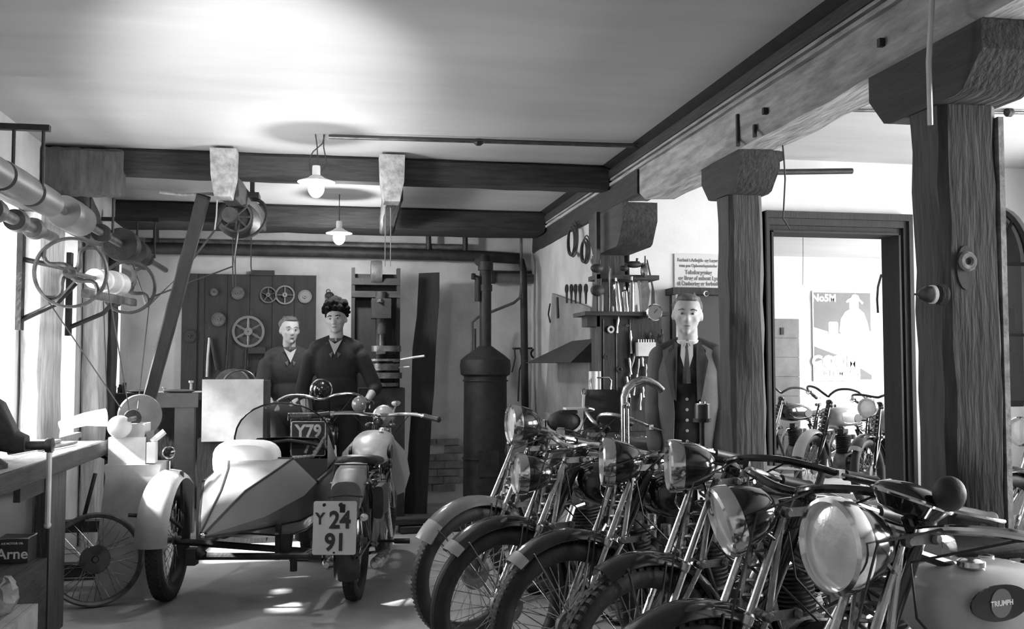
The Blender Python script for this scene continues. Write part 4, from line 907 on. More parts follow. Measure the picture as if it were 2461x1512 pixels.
t.part('drive_pulley', MB().lathe([(.015, -.02), (.05, -.02), (.042, 0), (.05, .02), (.015, .02)], (gx, gy, gz), (-.35, 1, 0), 24), 'cast_iron')
t.part('tool_rest', MB().bx(gx+.11, gx+.16, gy-.15, gy-.06, .78, .90).tube([(gx+.13, gy-.1, .90), (gx+.20, gy-.08, .96)], .018, 8), 'pale_metal')
t.part('spark_hood', MB().tube([(gx-.42, gy+.05, .99), (gx-.28, gy+.05, 1.03), (gx-.16, gy+.05, 1.04)], [.03, .04, .055], 12), 'letter_white')
t.part('brace', MB().tube([(gx-.16, gy-.2, .73), (gx-.24, gy-.18, .40)], .012, 6), 'cast_iron')
t = W('dark_trestle', 'low dark trestle behind the bare wheel', 'trestle', (-1.35, 6.9, 0))
t.part('rail', MB().bx(-1.75, -1.0, 6.75, 6.85, .30, .37).bx(-1.75, -1.0, 6.75, 6.85, .02, .10), 'old_timber_cross'); t.part('leg', MB().bx(-1.74, -1.68, 6.74, 6.86, 0, .6), 'old_timber'); t.part('leg', MB().bx(-1.40, -1.34, 6.74, 6.86, 0, .6), 'old_timber')
# ================================================================ BACK LEFT: BENCH, PANEL, GEAR BOARD
Yb = 8.5
a, b_ = atY(255, 955, Yb), atY(477, 955, Yb); zt = a.z
t = W('rear_bench', 'pale-fronted bench with tools on it at the back left behind the slanting post', 'workbench', ((a.x+b_.x)/2, Yb, 0))
xs = a.x; k = 0
t.part('top', MB().bx(a.x-.05, b_.x, Yb, 9.3, zt-.01, zt+.03), 'old_timber_cross')
t.part('front_board', MB().bx(a.x+.3, b_.x, Yb-.02, Yb, zt-.085, zt+.03), 'drum_grey')
t.part('dark_front', MB().bx(a.x-.05, a.x+.3, Yb-.02, Yb, zt-.16, zt+.02), 'dark_board')
l0, l1 = atY(420, 1000, Yb).x, atY(467, 1000, Yb).x
t.part('leg', MB().bx(l0, l1, Yb-.01, Yb+.1, 0, zt-.085), 'drum_grey'); t.part('leg', MB().bx(a.x, a.x+.1, Yb, Yb+.1, 0, zt-.1), 'dark_board')
t.part('back_board', MB().bx(a.x, b_.x, 9.2, 9.24, .1, zt-.05), 'dark_board')
for i, (px, h_, lab) in enumerate(((275, .09, 'leftmost small bottle standing on the rear bench'), (287, .07, 'second small bottle from the left on the rear bench'), (296, .085, 'dark square tin on the rear bench by the window'), (395, .05, 'short pale peg on the rear bench'), (459, .10, 'pale bolt standing at the right end of the rear bench'))):
    p = atY(px, 940, Yb+.15)
    solo('small_bottle' if i < 2 else ('small_tin' if i == 2 else 'standing_bolt'), MB().lathe([(.014, 0), (.016, h_*.6), (.007, h_*.75), (.007, h_), (.0, h_)] if i < 2 else ([(.025, 0), (.025, h_), (0, h_)] if i == 2 else [(.010, 0), (.010, h_*.8), (.02, h_*.82), (.02, h_), (0, h_)]), (p.x, Yb+.15, zt+.03), (0, 0, 1), 12 if i != 2 else 4), 'cast_iron' if i < 3 else 'pale_metal', lab, 'bottle' if i < 2 else ('tin' if i == 2 else 'bolt'))
for px, lab in ((340, 'pale cloth strip lying on the rear bench left of the slanting post'), (430, 'long rag lying along the rear bench near its right end')):
    p = atY(px, 940, Yb+.1); solo('rag', MB().sph((p.x, Yb+.12, zt+.045), (.13, .05, .016), 14, 6), 'drum_grey', lab, 'rag')
# white panel machine cabinet
Yc = 7.9
a, b_ = atY(486, 912, Yc), atY(632, 1060, Yc)
t = W('lathe_cabinet', 'flat pale sheet metal panel standing on a dark cabinet behind the sidecar', 'cabinet', ((a.x+b_.x)/2, Yc, 0))
t.part('panel', MB().bx(a.x, b_.x, Yc, Yc+.012, b_.z, a.z), 'pale_metal')
t.part('cabinet', MB().bx(a.x-.03, b_.x+.03, Yc+.02, Yc+.45, 0, b_.z+.02), 'dark_board')
t.part('frame', MB().bx(b_.x-.002, b_.x+.03, Yc, Yc+.4, b_.z, a.z-.01), 'dark_board'); t.part('headstock', MB().cyl((a.x+.2, Yc+.15, a.z-.05), (a.x+.2, Yc+.35, a.z-.05), .13, 28), 'grey_iron'); t.part('guard_ring', MB().torus((a.x+.27, Yc+.1, a.z-.06), (0, 1, 0), .13, .008, 32, 6), 'steel')
# gear board
Yg = YB-.02
a, b_ = atY(440, 658, Yg), atY(756, 1200, Yg)
gb_ = W('gear_board', 'large dark board on the back wall hung with gear wheels', 'board', ((a.x+b_.x)/2, Yg, .0))
n = 6; wdt = (b_.x-a.x)/n
for i in range(n): gb_.part('board_plank', MB().bx(a.x+i*wdt, a.x+(i+1)*wdt-.004, Yg-.03, Yg+.012, .06, a.z), 'dark_board')
gb_.part('left_stile', MB().bx(a.x-.0, a.x+.14, Yg-.045, Yg-.03, .06, a.z), 'dark_board')
gb_.part('front_rail', MB().bx(atY(604, 652, Yg).x, atY(660, 652, Yg).x, Yg-.06, Yg-.0, a.z-.01, a.z+.04), 'dark_board')
def gear(px, py, rpx, lab, kind=0, m='grey_iron'):
    p = atY(px, py, Yg-.05); r = rpx/238.
    t = W('gear_wheel', lab, 'gear', tuple(p), 'gear wheels hung on the board')
    nt = max(14, int(r*360)); rim = MB()
    pr = []
    for k in range(nt*4):
        a = 2*PI*k/(nt*4); q = r if (k % 4) in (0, 1) else r*.93; pr.append((q*math.cos(a), q*math.sin(a)))
    if kind == 0:
        t.part('disc', MB().prism(pr, (p.x, p.y+.012, p.z), (1, 0, 0), (0, 0, 1), (0, -1, 0), .02), m)
        t.part('raised_rim', MB().torus((p.x, p.y-.008, p.z), (0, 1, 0), r*.82, r*.07, 28, 6), m)
    else:
        rim.lathe([(r*.84, -.01), (r, -.01), (r, .012), (r*.84, .012)], p, (0, 1, 0), 40, closed=True)
        for k in range(kind):
            a = 2*PI*k/kind+PI/2; rim.tube([p, p+Vector((math.cos(a)*r*.9, 0, math.sin(a)*r*.9))], [r*.10, r*.07], 6)
        t.part('rim', rim, m)
        if r > .12:
            t.part('web_plate', MB().lathe([(.03, .004), (r*.86, .004), (r*.86, .009), (.03, .009)], p, (0, 1, 0), 32, closed=True), 'cast_iron')
            for k in range(6): a = 2*PI*(k+.5)/6; t.part('web_hole', MB().lathe([(r*.12, -.002), (r*.12, .002), (r*.09, .002), (r*.09, -.002)], p+Vector((math.cos(a)*r*.55, 0, math.sin(a)*r*.55)), (0, 1, 0), 14, closed=True), 'grey_iron')
    t.part('hub', MB().lathe([(.006, -.03), (r*.26, -.03), (r*.28, .0), (.006, .0)], p, (0, 1, 0), 18, closed=True), m)
for (px, py, r, lab, k, m) in ((515, 702, 9, 'smallest gear wheel at the left of the top row', 0, 'grey_iron'), (572, 705, 15, 'toothed gear wheel, second from the left in the top row', 0, 'grey_iron'), (645, 709, 19, 'thin-rimmed gear wheel left of the four-spoked wheel', 5, 'grey_iron'), (685, 709, 22, 'four-spoked gear wheel in the top row', 4, 'drum_grey'), (733, 713, 16, 'palest gear wheel at the right end of the top row', 0, 'drum_grey'),
        (525, 768, 16, 'gear wheel hanging alone below the top row at the left', 0, 'grey_iron'), (597, 797, 36, 'largest gear wheel with a perforated web', 6, 'drum_grey'), (455, 808, 17, 'dim gear wheel on the left stile of the board', 0, 'cast_iron')): gear(px, py, r, lab, k, m)
def hang(name, pts, r, m, lab, cat='tool', Y=None, extra=None):
    mb = MB().tube([atY(x, y, Y or Yg-.06) for x, y in pts], r, 6)
    if extra: extra(mb)
    return solo(name, mb, m, lab, cat)
hang('steel_rod', [(503, 812), (499, 860), (497, 906)], .012, 'pale_metal', 'pale bright rod leaning on the gear board')
hang('spanner', [(507, 812), (515, 860), (521, 890)], .014, 'cast_iron', 'dark spanner hanging beside the pale rod on the gear board')
hang('long_hook', [(550, 800), (547, 850), (543, 903)], .008, 'cast_iron', 'long thin dark hook left of the largest gear wheel')
hang('tap_wrench', [(593, 835), (590, 880), (587, 905)], .008, 'cast_iron', 'dark tap wrench with crossbar hanging below the largest gear wheel')
hang('tap_wrench_bar', [(575, 881), (590, 882), (605, 882)], .006, 'cast_iron', 'crossbar of the wrench below the largest gear wheel')
hang('callipers', [(638, 902), (630, 880), (643, 862), (655, 885), (648, 902)], .006, 'cast_iron', 'pair of callipers hanging at the right of the gear board')
for i, px in enumerate((612, 621, 627)): hang('punch', [(px, 895), (px, 912)], .012, ('cast_iron', 'grey_iron', 'pale_metal')[i], ('dark punch', 'grey punch', 'pale punch')[i]+' standing behind the pale panel under the callipers')
solo('wall_shelf', MB().bx(atY(598, 850, Yg).x, atY(640, 850, Yg).x, Yg-.12, Yg-.03, atY(600, 850, Yg).z, atY(600, 835, Yg).z), 'dark_board', 'small dark shelf right of the largest gear wheel', 'shelf')
# ---------------------------------------------------------------- pipes on the back wall
Yw = 9.7
t = W('heating_pipe', 'long thick dark pipe along the back wall above the gear board', 'pipe', (0, Yw, 2.4))
t.part('pipe', MB().tube([atY(350, 596, Yw), atY(800, 606, Yw), atY(1160, 616, Yw), atY(1250, 622, Yw)], .055, 16), 'cast_iron')
t.part('upper_pipe', MB().tube([atY(350, 590, Yw+.03)+Vector((0, 0, .04)), atY(1120, 605, Yw+.03)+Vector((0, 0, .04))], .03, 12), 'grey_iron')
for px in (375, 1030, 1118): t.part('hanger', MB().tube([atY(px, 525, Yw), atY(px, 610, Yw)], .026, 8), 'cast_iron')
t = W('heating_pipe', 'dark vertical pipe dropping behind the stove from the long pipe', 'pipe', tuple(atY(1258, 1000, Yw)))
t.part('pipe', MB().tube([atY(1235, 622, Yw-.02), atY(1253, 628, Yw-.02), atY(1258, 650, Yw-.02), atY(1262, 1000, Yw-.02)], .036, 14), 'cast_iron')
t = W('heating_pipe', 'pale thick horizontal pipe right of the stove pipe', 'pipe', tuple(atY(1260, 671, 9.75)))
t.part('pipe', MB().cyl(atY(1178, 668, 9.8), atY(1346, 672, 9.8), .05, 16), 'drum_grey'); t.part('collar', MB().cyl(atY(1180, 668, 9.8), atY(1190, 668, 9.8), .06, 16), 'cast_iron')
t.part('dark_strip', MB().bx(atY(1178, 650, 9.82).x, 1.97, 9.84, 9.9, atY(1180, 657, 9.84).z, atY(1180, 650, 9.84).z), 'dark_board')  # thin dark board along the wall over the pale pipe
solo('thin_pipe', MB().tube([atY(1252, 530, Yw-.1), atY(1253, 690, Yw-.1), atY(1250, 715, Yw-.1), atY(1235, 728, Yw-.1), atY(1150, 762, Yw-.15), atY(1135, 775, Yw-.18), atY(1134, 850, Yw-.18)], .014, 8), 'grey_iron', 'thin bent pipe running from the wall beam down to the stove', 'pipe')
solo('thin_pipe', MB().tube([atY(1142, 790, Yw-.18), atY(1142, 850, Yw-.18)], .010, 8), 'cast_iron', 'short upright pipe beside the bent pipe above the stove', 'pipe')
# ---------------------------------------------------------------- stove
Ys = 9.2; p = atY(1166, 1180, Ys); sx = p.x; z_ = lambda y: atY(1166, y, Ys).z
r0 = .205
t = W('stove', 'tall black cylindrical iron stove with its pipe at the back wall', 'stove', (sx, Ys, 0))
t.part('body', MB().lathe([(r0*1.08, 0), (r0*1.08, .06), (r0, .08), (r0*.97, z_(905)-.0), (r0*1.12, z_(900)), (r0*1.16, z_(880)), (r0*1.12, z_(865)), (r0*.9, z_(855)), (r0*.45, z_(838)), (r0*.3, z_(832))], (sx, Ys, 0), (0, 0, 1), 40), 'cast_iron')
t.part('band', MB().torus((sx, Ys, z_(915)), (0, 0, 1), r0*1.0, .008, 40, 6).torus((sx, Ys, .5), (0, 0, 1), r0*1.02, .008, 40, 6), 'cast_iron')
t.part('door', MB().bx(sx-.09, sx+.09, Ys-r0-.02, Ys-r0+.03, .35, .58), 'cast_iron')
t.part('stove_pipe', MB().tube([(sx, Ys, z_(835)), (sx, Ys, z_(640)), (sx, Ys+.05, z_(622)), (sx, Ys+.35, z_(618))], .055, 20), 'cast_iron')
t.part('pipe_collar', MB().cyl((sx, Ys, z_(650)), (sx, Ys, z_(630)), .072, 20), 'cast_iron'); t.part('pipe_collar', MB().cyl((sx, Ys, z_(700)), (sx, Ys, z_(685)), .064, 20), 'cast_iron')
t.part('damper', MB().tube([(sx-.05, Ys-.03, z_(668)), (sx-.12, Ys-.04, z_(664))], .012, 8).cyl((sx-.12, Ys-.05, z_(660)), (sx-.12, Ys-.03, z_(672)), .02, 10), 'cast_iron')
t.part('water_pipe', MB().tube([(sx-.075, Ys-.02, z_(670)), (sx-.075, Ys-.02, z_(725))], .03, 10), 'cast_iron')
# leaning board with a notched outline
Yk = 9.45
poly = [atY(x, y, Yk) for x, y in ((1007, 657), (1056, 655), (1055, 720), (1046, 830), (1040, 940), (1034, 1000), (1020, 1195), (966, 1195), (985, 1000), (990, 840), (1001, 760))]
mb = MB(); n = len(poly); mb.add([Vector((p.x, Yk-(2.4-p.z)*.10, p.z)) for p in poly]+[Vector((p.x, Yk+.04-(2.4-p.z)*.10, p.z)) for p in poly], [tuple(range(n)), tuple(range(2*n-1, n-1, -1))]+[(i, (i+1) % n, n+(i+1) % n, n+i) for i in range(n)])
dz = min(v.z for v in mb.v); mb.v = [Vector((v.x, v.y, v.z-dz if v.z-dz < .2 else v.z)) for v in mb.v]
solo('leaning_board', mb, 'dark_board', 'tall dark wavy-edged board leaning on the back wall left of the stove', 'board')
# fire irons on a rail right of the stove
solo('tool_rail', MB().cyl(atY(1232, 838, 9.85), atY(1335, 836, 9.85), .010, 8), 'cast_iron', 'thin dark rail on the back wall right of the stove', 'rail')
solo('fire_iron', MB().tube([atY(1236, 836, 9.8), atY(1238, 860, 9.8), atY(1234, 880, 9.8), atY(1230, 895, 9.8)], .008, 6), 'cast_iron', 'short crooked fire iron at the left end of the rail', 'tool')
solo('fire_iron', MB().tube([atY(1250, 837, 9.85), atY(1256, 870, 9.8), atY(1248, 890, 9.8), atY(1245, 965, 9.8)], .010, 6), 'cast_iron', 'thick fire iron hanging left of the vertical pipe', 'tool')
pc = atY(1287, 850, 9.78)
solo('shovel', MB().torus(pc, (0, 1, 0), .045, .010, 20, 6, .8).tube([atY(1287, 858, 9.78), atY(1287, 1030, 9.78)], .012, 8).box(atY(1287, 1060, 9.78), (.16, .02, .25)), 'cast_iron', 'shovel with ring handle standing right of the vertical pipe', 'tool')
# brackets lying planks on the floor before the stove
for i, (y, x0, x1, z, lab) in enumerate(((8.2, .55, 1.75, 0, 'long dark plank lowest of the pile on the floor before the stove'), (8.22, .5, 1.7, .062, 'long dark plank on top of the pile before the stove'), (8.5, .6, 1.9, 0, 'dark plank lying behind the pile before the stove'))):
    solo('floor_plank', MB().beam((x0, y, z+.03), (x1, y+.12, z+.03), .14, .055, 8, .002, seed=70+i), 'old_timber_cross', lab, 'plank')
solo('iron_lump', MB().sph((.98, 8.25, .16), (.05, .05, .045), 10, 8), 'grey_iron', 'small round iron lump lying on the plank pile', 'iron part')
# ---------------------------------------------------------------- drilling machine
Yd = 9.1; A = lambda x, y: atY(x, y, Yd)
t = W('drilling_machine', 'tall dark drilling machine in a timber frame between the young man and the board', 'machine', (A(905, 1100).x, Yd, 0))
xa, xb = A(845, 700).x, A(962, 700).x
t.part('frame_post', MB().bx(xa, xa+.03, Yd, Yd+.12, 0, A(845, 643).z), 'dark_board'); t.part('frame_post', MB().bx(xb-.03, xb, Yd, Yd+.12, 0, A(845, 643).z), 'dark_board')
t.part('back_panel', MB().bx(xa+.03, xb-.03, Yd+.13, Yd+.16, .05, A(845, 655).z), 'dark_board')
t.part('cross_rail', MB().bx(xa, xb, Yd-.01, Yd+.1, A(0, 672).z, A(0, 655).z), 'dark_board'); t.part('cross_rail', MB().bx(xa, xb, Yd-.01, Yd+.1, A(0, 704).z, A(0, 688).z), 'old_timber_cross')
t.part('top_pulley', MB().lathe([(.01, -.05), (.11, -.05), (.115, 0), (.11, .05), (.01, .05)], A(905, 655)+Vector((0, .05, 0)), (1, 0, 0), 28), 'grey_iron')
xm = A(915, 800).x
t.part('column', MB().cyl((xm, Yd-.02, 0), (xm, Yd-.02, A(0, 690).z), .05, 20), 'cast_iron')
t.part('spindle_head', MB().bx(xm-.09, xm+.08, Yd-.22, Yd-.02, A(0, 760).z, A(0, 710).z).cyl((xm, Yd-.15, A(0, 800).z), (xm, Yd-.15, A(0, 730).z), .045, 18), 'cast_iron')
t.part('spindle', MB().cyl((xm, Yd-.15, A(0, 850).z), (xm, Yd-.15, A(0, 790).z), .02, 12).cyl((xm-.06, Yd-.18, A(0, 718).z), (xm+.0, Yd-.24, A(0, 716).z), .02, 10), 'steel')
for (y, r, h_) in ((838, .13, .05), (862, .15, .02), (885, .12, .06), (905, .14, .05), (925, .11, .03)):
    t.part('chuck_table', MB().lathe([(0, 0), (r, 0), (r, h_), (0, h_)], (xm+.04, Yd-.2, A(0, y).z-.02), (0, 0, 1), 28), 'engine_alloy')
t.part('feed_lever', MB().tube([(xm+.1, Yd-.25, A(0, 868).z), (xm+.28, Yd-.35, A(0, 858).z), (xm+.36, Yd-.4, A(0, 855).z)], .010, 8), 'pale_metal'); t.part('feed_lever', MB().tube([(xm+.1, Yd-.22, A(0, 885).z), (xm+.24, Yd-.3, A(0, 882).z)], .008, 8), 'pale_metal')
t.part('pedestal', MB().bx(xm-.2, xm+.2, Yd-.3, Yd+.1, 0, A(0, 935).z), 'cast_iron')
t.part('oil_cup', MB().cyl((xm-.05, Yd-.24, A(0, 845).z), (xm+.03, Yd-.24, A(0, 843).z), .022, 12), 'letter_white')
solo('hanging_bracket', MB().sph(atY(792, 710, 9.85), (.045, .03, .035), 12, 8).torus(atY(789, 700, 9.85), (0, 1, 0), .018, .004, 14, 5), 'cast_iron', 'small dark iron piece hanging on the wall above the young man', 'iron part')
# ================================================================ RIGHT: TOOL STAND BESIDE THE PARTITION
Yt = 6.28; B = lambda x, y, Y=Yt: atY(x, y, Y)
a, b_ = B(1440, 760), B(1592, 1040)
t = W('tool_cupboard', 'tall dark tool cupboard hung with small tools left of the man in the overcoat', 'cupboard', ((a.x+b_.x)/2, Yt, 0))
t.part('front_panel', MB().bx(a.x, b_.x, Yt, Yt+.02, 0, a.z), 'dark_board'); t.part('side_panel', MB().bx(a.x, a.x+.02, Yt+.02, Yt+.2, 0, a.z), 'dark_board'); t.part('side_panel', MB().bx(b_.x-.02, b_.x, Yt+.02, Yt+.2, 0, a.z), 'dark_board')
for px in (1449, 1480, 1513): t.part('edge_strip', MB().bx(B(px, 800).x, B(px+2, 800).x, Yt-.006, Yt, .8, a.z-.02), 'steel')
t.part('top_shelf', MB().bx(B(1395, 760).x, b_.x+.01, Yt-.12, Yt+.2, a.z, a.z+.025), 'old_timber_cross')
t.part('upper_shelf', MB().bx(a.x-.02, b_.x-.02, Yt-.02, Yt+.2, B(0, 648).z, B(0, 640).z+.01), 'old_timber_cross')
t.part('upright', MB().bx(B(1432, 600).x, B(1441, 600).x, Yt-.02, Yt+.03, .8, B(0, 470).z), 'old_timber')
t.part('upright', MB().bx(B(1463, 600).x, B(1466, 600).x, Yt-.03, Yt-.02, a.z, B(0, 620).z), 'steel')
shelf = a.z+.026
def cyl_thing(name, px, y0, y1, rpx, m, lab, cat, dx=0, Y=Yt-.05, cap=None):
    p0, p1 = B(px, y1, Y), B(px+dx, y0, Y); p0.z = max(p0.z, shelf) if abs(p0.z-shelf) < .04 else p0.z
    r = rpx/375.; d = (p1-p0)
    L_ = d.length; mb = MB().lathe([(0, 0), (r, 0), (r, L_*.8), (r*.75, L_*.86), (r*.35, L_*.9), (r*.35, L_), (0, L_)], p0, d, 18)
    return solo(name, mb, m, lab, cat)
cyl_thing('grease_gun', 1488, 668, 752, 8, 'chrome', 'bright leaning grease gun, left one of the two on the tool shelf', 'tool', dx=-8)
cyl_thing('grease_gun', 1506, 690, 752, 7, 'chrome', 'second bright cylinder leaning on the tool shelf', 'tool', dx=-5)
cyl_thing('spray_bottle', 1518, 665, 755, 8, 'nickel', 'metal spray bottle with neck on the tool shelf', 'bottle')
cyl_thing('thin_rod', 1464, 640, 755, 2, 'steel', 'thin upright rod on the tool shelf left of the bright grease gun', 'rod')
cyl_thing('spark_tube', 1473, 735, 756, 3, 'pale_metal', 'small pale tube standing on the tool shelf', 'tube'); cyl_thing('spark_tube', 1531, 730, 754, 4, 'pale_metal', 'small bright tube right of the spray bottle on the tool shelf', 'tube')
cyl_thing('tall_can', 1444, 700, 755, 7, 'drum_grey', 'grey can at the left end of the tool shelf', 'can')
for (pts, m, lab) in (([(1543, 752), (1540, 700), (1535, 668), (1541, 668), (1548, 700), (1552, 752)], 'drum_grey', 'narrow pale metal shears blade leaning at the back of the tool shelf'), ([(1560, 752), (1566, 700), (1555, 640), (1549, 630), (1545, 690), (1548, 752)], 'grey_iron', 'broad grey leaf-shaped blade leaning at the right of the tool shelf'),
        ([(1568, 752), (1570, 690), (1556, 620), (1560, 625), (1576, 700), (1578, 752)], 'cast_iron', 'dark curved blade farthest right on the tool shelf')):
    P = [B(x, y, Yt+.03) for x, y in pts]; solo('metal_blade', MB().prism([(p.x, p.z) for p in P], (0, Yt+.03+len(lab)*.0005, 0), (1, 0, 0), (0, 0, 1), (0, 1, 0), .008), m, lab, 'blade')
p = B(1573, 751, Yt-.14)
t = W('round_gauge', 'round glass-faced gauge at the right end of the tool shelf', 'gauge', tuple(p))
t.part('case', MB().lathe([(0, .03), (.05, .03), (.055, 0), (.05, -.008), (.046, -.004)], p, (0, 1, 0), 30), 'chrome'); t.part('face', MB().lathe([(0, -.003), (.046, -.003), (.046, .0)], p, (0, 1, 0), 30), 'drum_grey'); t.part('pointer', MB().box(p+Vector((.008, -.006, .008)), (.035, .004, .006), Matrix.Rotation(-.8, 3, 'Y')), 'ink')
t.part('arm', MB().tube([p+Vector((0, .03, -.02)), p+Vector((-.06, .14, -.03))], .008, 6), 'steel')
# hanging lumps and tool silhouettes above the shelf
for (px, py, rx, rz, m, lab) in ((1435, 645, .045, .03, 'cast_iron', 'dark pulley block hung on the upright above the tool cupboard, upper one'), (1436, 698, .048, .04, 'cast_iron', 'dark pulley block hung on the upright, lower one'), (1523, 636, .06, .022, 'cast_iron', 'dark flat iron casting on the upper tool shelf'), (1548, 650, .025, .05, 'steel', 'knobbly steel part at the right of the upper tool shelf'), (1500, 645, .03, .02, 'cast_iron', 'small dark casting at the middle of the upper tool shelf'), (1588, 815, .025, .035, 'cast_iron', 'round black bulb hung at the right side of the tool cupboard')):
    p = B(px, py, Yt-.05); solo('hanging_part', MB().sph(p, (rx, .03, rz), 10, 7).box(p+Vector((0, 0, rz*.7)), (rx*1.2, .03, rz*.5)).cyl(p+Vector((rx*.3, 0, 0)), p+Vector((rx*.4, 0, rz*1.9)), .008, 8), m, lab, 'iron part')
# white plug box
t = W('switch_box', 'pale box bristling with small plugs on the right side of the tool cupboard', 'box', tuple(B(1560, 845, Yt-.04)))
q0, q1 = B(1533, 856, Yt-.06), B(1575, 823, Yt-.06); t.part('box', MB().bx(q0.x, q1.x, Yt-.07, Yt-.001, q0.z, q1.z), 'pale_metal')
for k in range(7): xx = q0.x+(q1.x-q0.x)*(k+.5)/7; t.part('plug', MB().cyl((xx, Yt-.05, q1.z), (xx, Yt-.05, q1.z+.02), .004, 6), 'letter_white')
q2 = B(1598, 848, Yt-.02); t.part('side_arm', MB().bx(q1.x, q2.x, Yt-.05, Yt-.02, q0.z+.01, q0.z+.045), 'pale_timber')
# small tools hung on the cupboard face
R_ = random.Random(11)
names = ('spanner', 'pliers', 'hook', 'screwdriver', 'chain')
spots = [(1468, 792, .03, 'round brass-like cap'), (1458, 857, .02, 'small shiny ring'), (1490, 888, .025, 'curled clip'), (1508, 782, .012, 'small slanting clip')]
for (px, py, r, lab) in spots: p = B(px, py, Yt-.012); solo('hung_ring', MB().torus(p, (0, 1, 0), r*.6, r*.25, 16, 6), 'chrome' if r < .03 else 'pale_metal', lab+' hung on the face of the tool cupboard', 'tool')
tl = [(1515, 795, 1517, 850), (1512, 860, 1516, 900), (1506, 905, 1512, 955), (1525, 850, 1512, 905), (1535, 862, 1530, 920), (1543, 858, 1545, 880), (1552, 875, 1552, 905), (1545, 930, 1546, 955), (1531, 900, 1522, 950), (1569, 880, 1571, 930), (1562, 800, 1563, 822), (1499, 930, 1497, 965), (1486, 760, 1482, 800), (1540, 945, 1538, 985)]
lb = ['upright pair of pliers near the top', 'short punch in the middle', 'long screwdriver low down', 'slanting chisel', 'curved brake rod', 'short shiny stud', 'thin bright drill', 'small bolt low down', 'slanting scriber', 'bright strip near the right edge', 'thin wire loop by the pale box', 'stubby dark handle at the left', 'forked clip just under the shelf', 'thin hook at the bottom']
for (x0, y0, x1, y1), l_ in zip(tl, lb):
    p0, p1 = B(x0, y0, Yt-.02), B(x1, y1, Yt-.02); m = R_.choice(['nickel', 'steel', 'cast_iron', 'nickel']); L_ = p1-p0
    solo('hung_tool', MB().tube([p0, p0.lerp(p1, .3), p0.lerp(p1, .6), p1], [.006, .010, .005, .009], 6), m, l_+' of the tool cupboard face', 'tool')
# bench top in front, with a black can, a vice, a tin and the curved exhaust pipe
Yf = 6.0; t = W('tool_bench', 'low dark bench standing in front of the tool cupboard', 'workbench', (1.55, Yf, 0))
x0, x1, zt = B(1300, 1035, Yf).x, B(1600, 1035, Yf).x, .93
for i in range(2): t.part('top_plank', MB().bx(x0, x1, 6.14+i*.07, 6.14+(i+1)*.07-.004, zt-.04, zt), 'dark_board')
for x in (x0+.02, x1-.08): t.part('leg', MB().bx(x, x+.06, 6.16, 6.24, 0, zt-.04), 'dark_board')
p = B(1446, 1020, 6.2)
t = W('jerry_can', 'square black can with a wire handle on the tool bench', 'can', (p.x, 6.2, zt))
w_ = .105; hz = B(0, 942, 6.2).z-zt
t.part('body', MB().loft([[Vector((p.x+a*s_, 6.20+b*s_*.6, z)) for a, b in ((-w_, -w_), (w_, -w_), (w_, w_), (-w_, w_))] for s_, z in ((.92, zt), (1, zt+.02), (.98, zt+hz*.85), (.8, zt+hz))]), 'black_enamel')
t.part('handle', MB().tube([(p.x-.07, 6.2, zt+hz), (p.x-.075, 6.2, zt+hz+.06), (p.x-.06, 6.2, zt+hz+.075), (p.x+.05, 6.2, zt+hz+.075), (p.x+.065, 6.2, zt+hz+.055), (p.x+.06, 6.2, zt+hz)], .005, 6), 'nickel')
t.part('spout', MB().tube([(p.x-.10, 6.17, zt+.1), (p.x-.13, 6.16, zt+.17), (p.x-.125, 6.16, zt+.24)], .010, 8), 'pale_metal'); t.part('ear', MB().torus((p.x-.12, 6.18, zt+hz-.02), (1, .3, 0), .025, .005, 16, 5), 'steel')
q = B(1355, 1000, 6.2)
solo('small_engine_block', MB().sph((q.x, 6.2, zt+.07), (.11, .06, .07), 18, 10).box((q.x+.03, 6.2, zt+.13), (.10, .08, .02)), 'cast_iron', 'dark rounded casting on the tool bench left of the black can', 'iron part')
solo('folded_paper', MB().box((q.x+.07, 6.2, zt+.151), (.13, .09, .012)), 'paper', 'white paper lying on the dark casting', 'paper')
q = B(1287, 1010, 6.25); solo('tin_mug', MB().lathe([(.0, 0), (.03, 0), (.032, .08), (.029, .08), (.027, .01), (0, .01)], (q.x+.03, 6.21, zt), (0, 0, 1), 20), 'nickel', 'bright tin mug at the left end of the tool bench', 'mug')
# exhaust pipe standing upright among the machines, its crook at the top
Ye = 5.5; E = lambda x, y: atY(x, y, Ye)
t = W('curved_pipe', 'bright curved pipe rising like a crook in front of the tool cupboard', 'pipe', (E(1505, 1040).x, Ye, 0))
zb_ = E(1505, 1045).z
t.part('crook', MB().tube([E(1500, 975), E(1500, 955), E(1507, 935), E(1521, 921), E(1541, 914), E(1560, 916), E(1578, 925), E(1592, 938)], [.020, .022, .024, .025, .025, .025, .025, .025], 14), 'nickel')
t.part('tube', MB().cyl(E(1497, 975), Vector((E(1500, 1042).x, Ye, 0.02)), .0125, 12), 'nickel'); t.part('tube', MB().cyl(E(1507, 975), Vector((E(1510, 1042).x, Ye, 0.02)), .0125, 12), 'nickel')
t.part('clamp', MB().torus(E(1503, 972), (0, 0, 1), .02, .007, 18, 6).sph(E(1507, 974)+Vector((0, -.02, 0)), (.010, .010, .02)), 'chrome'); t.part('foot', MB().cyl((E(1505, 1042).x, Ye, 0), (E(1505, 1042).x, Ye, .02), .09, 20), 'cast_iron')
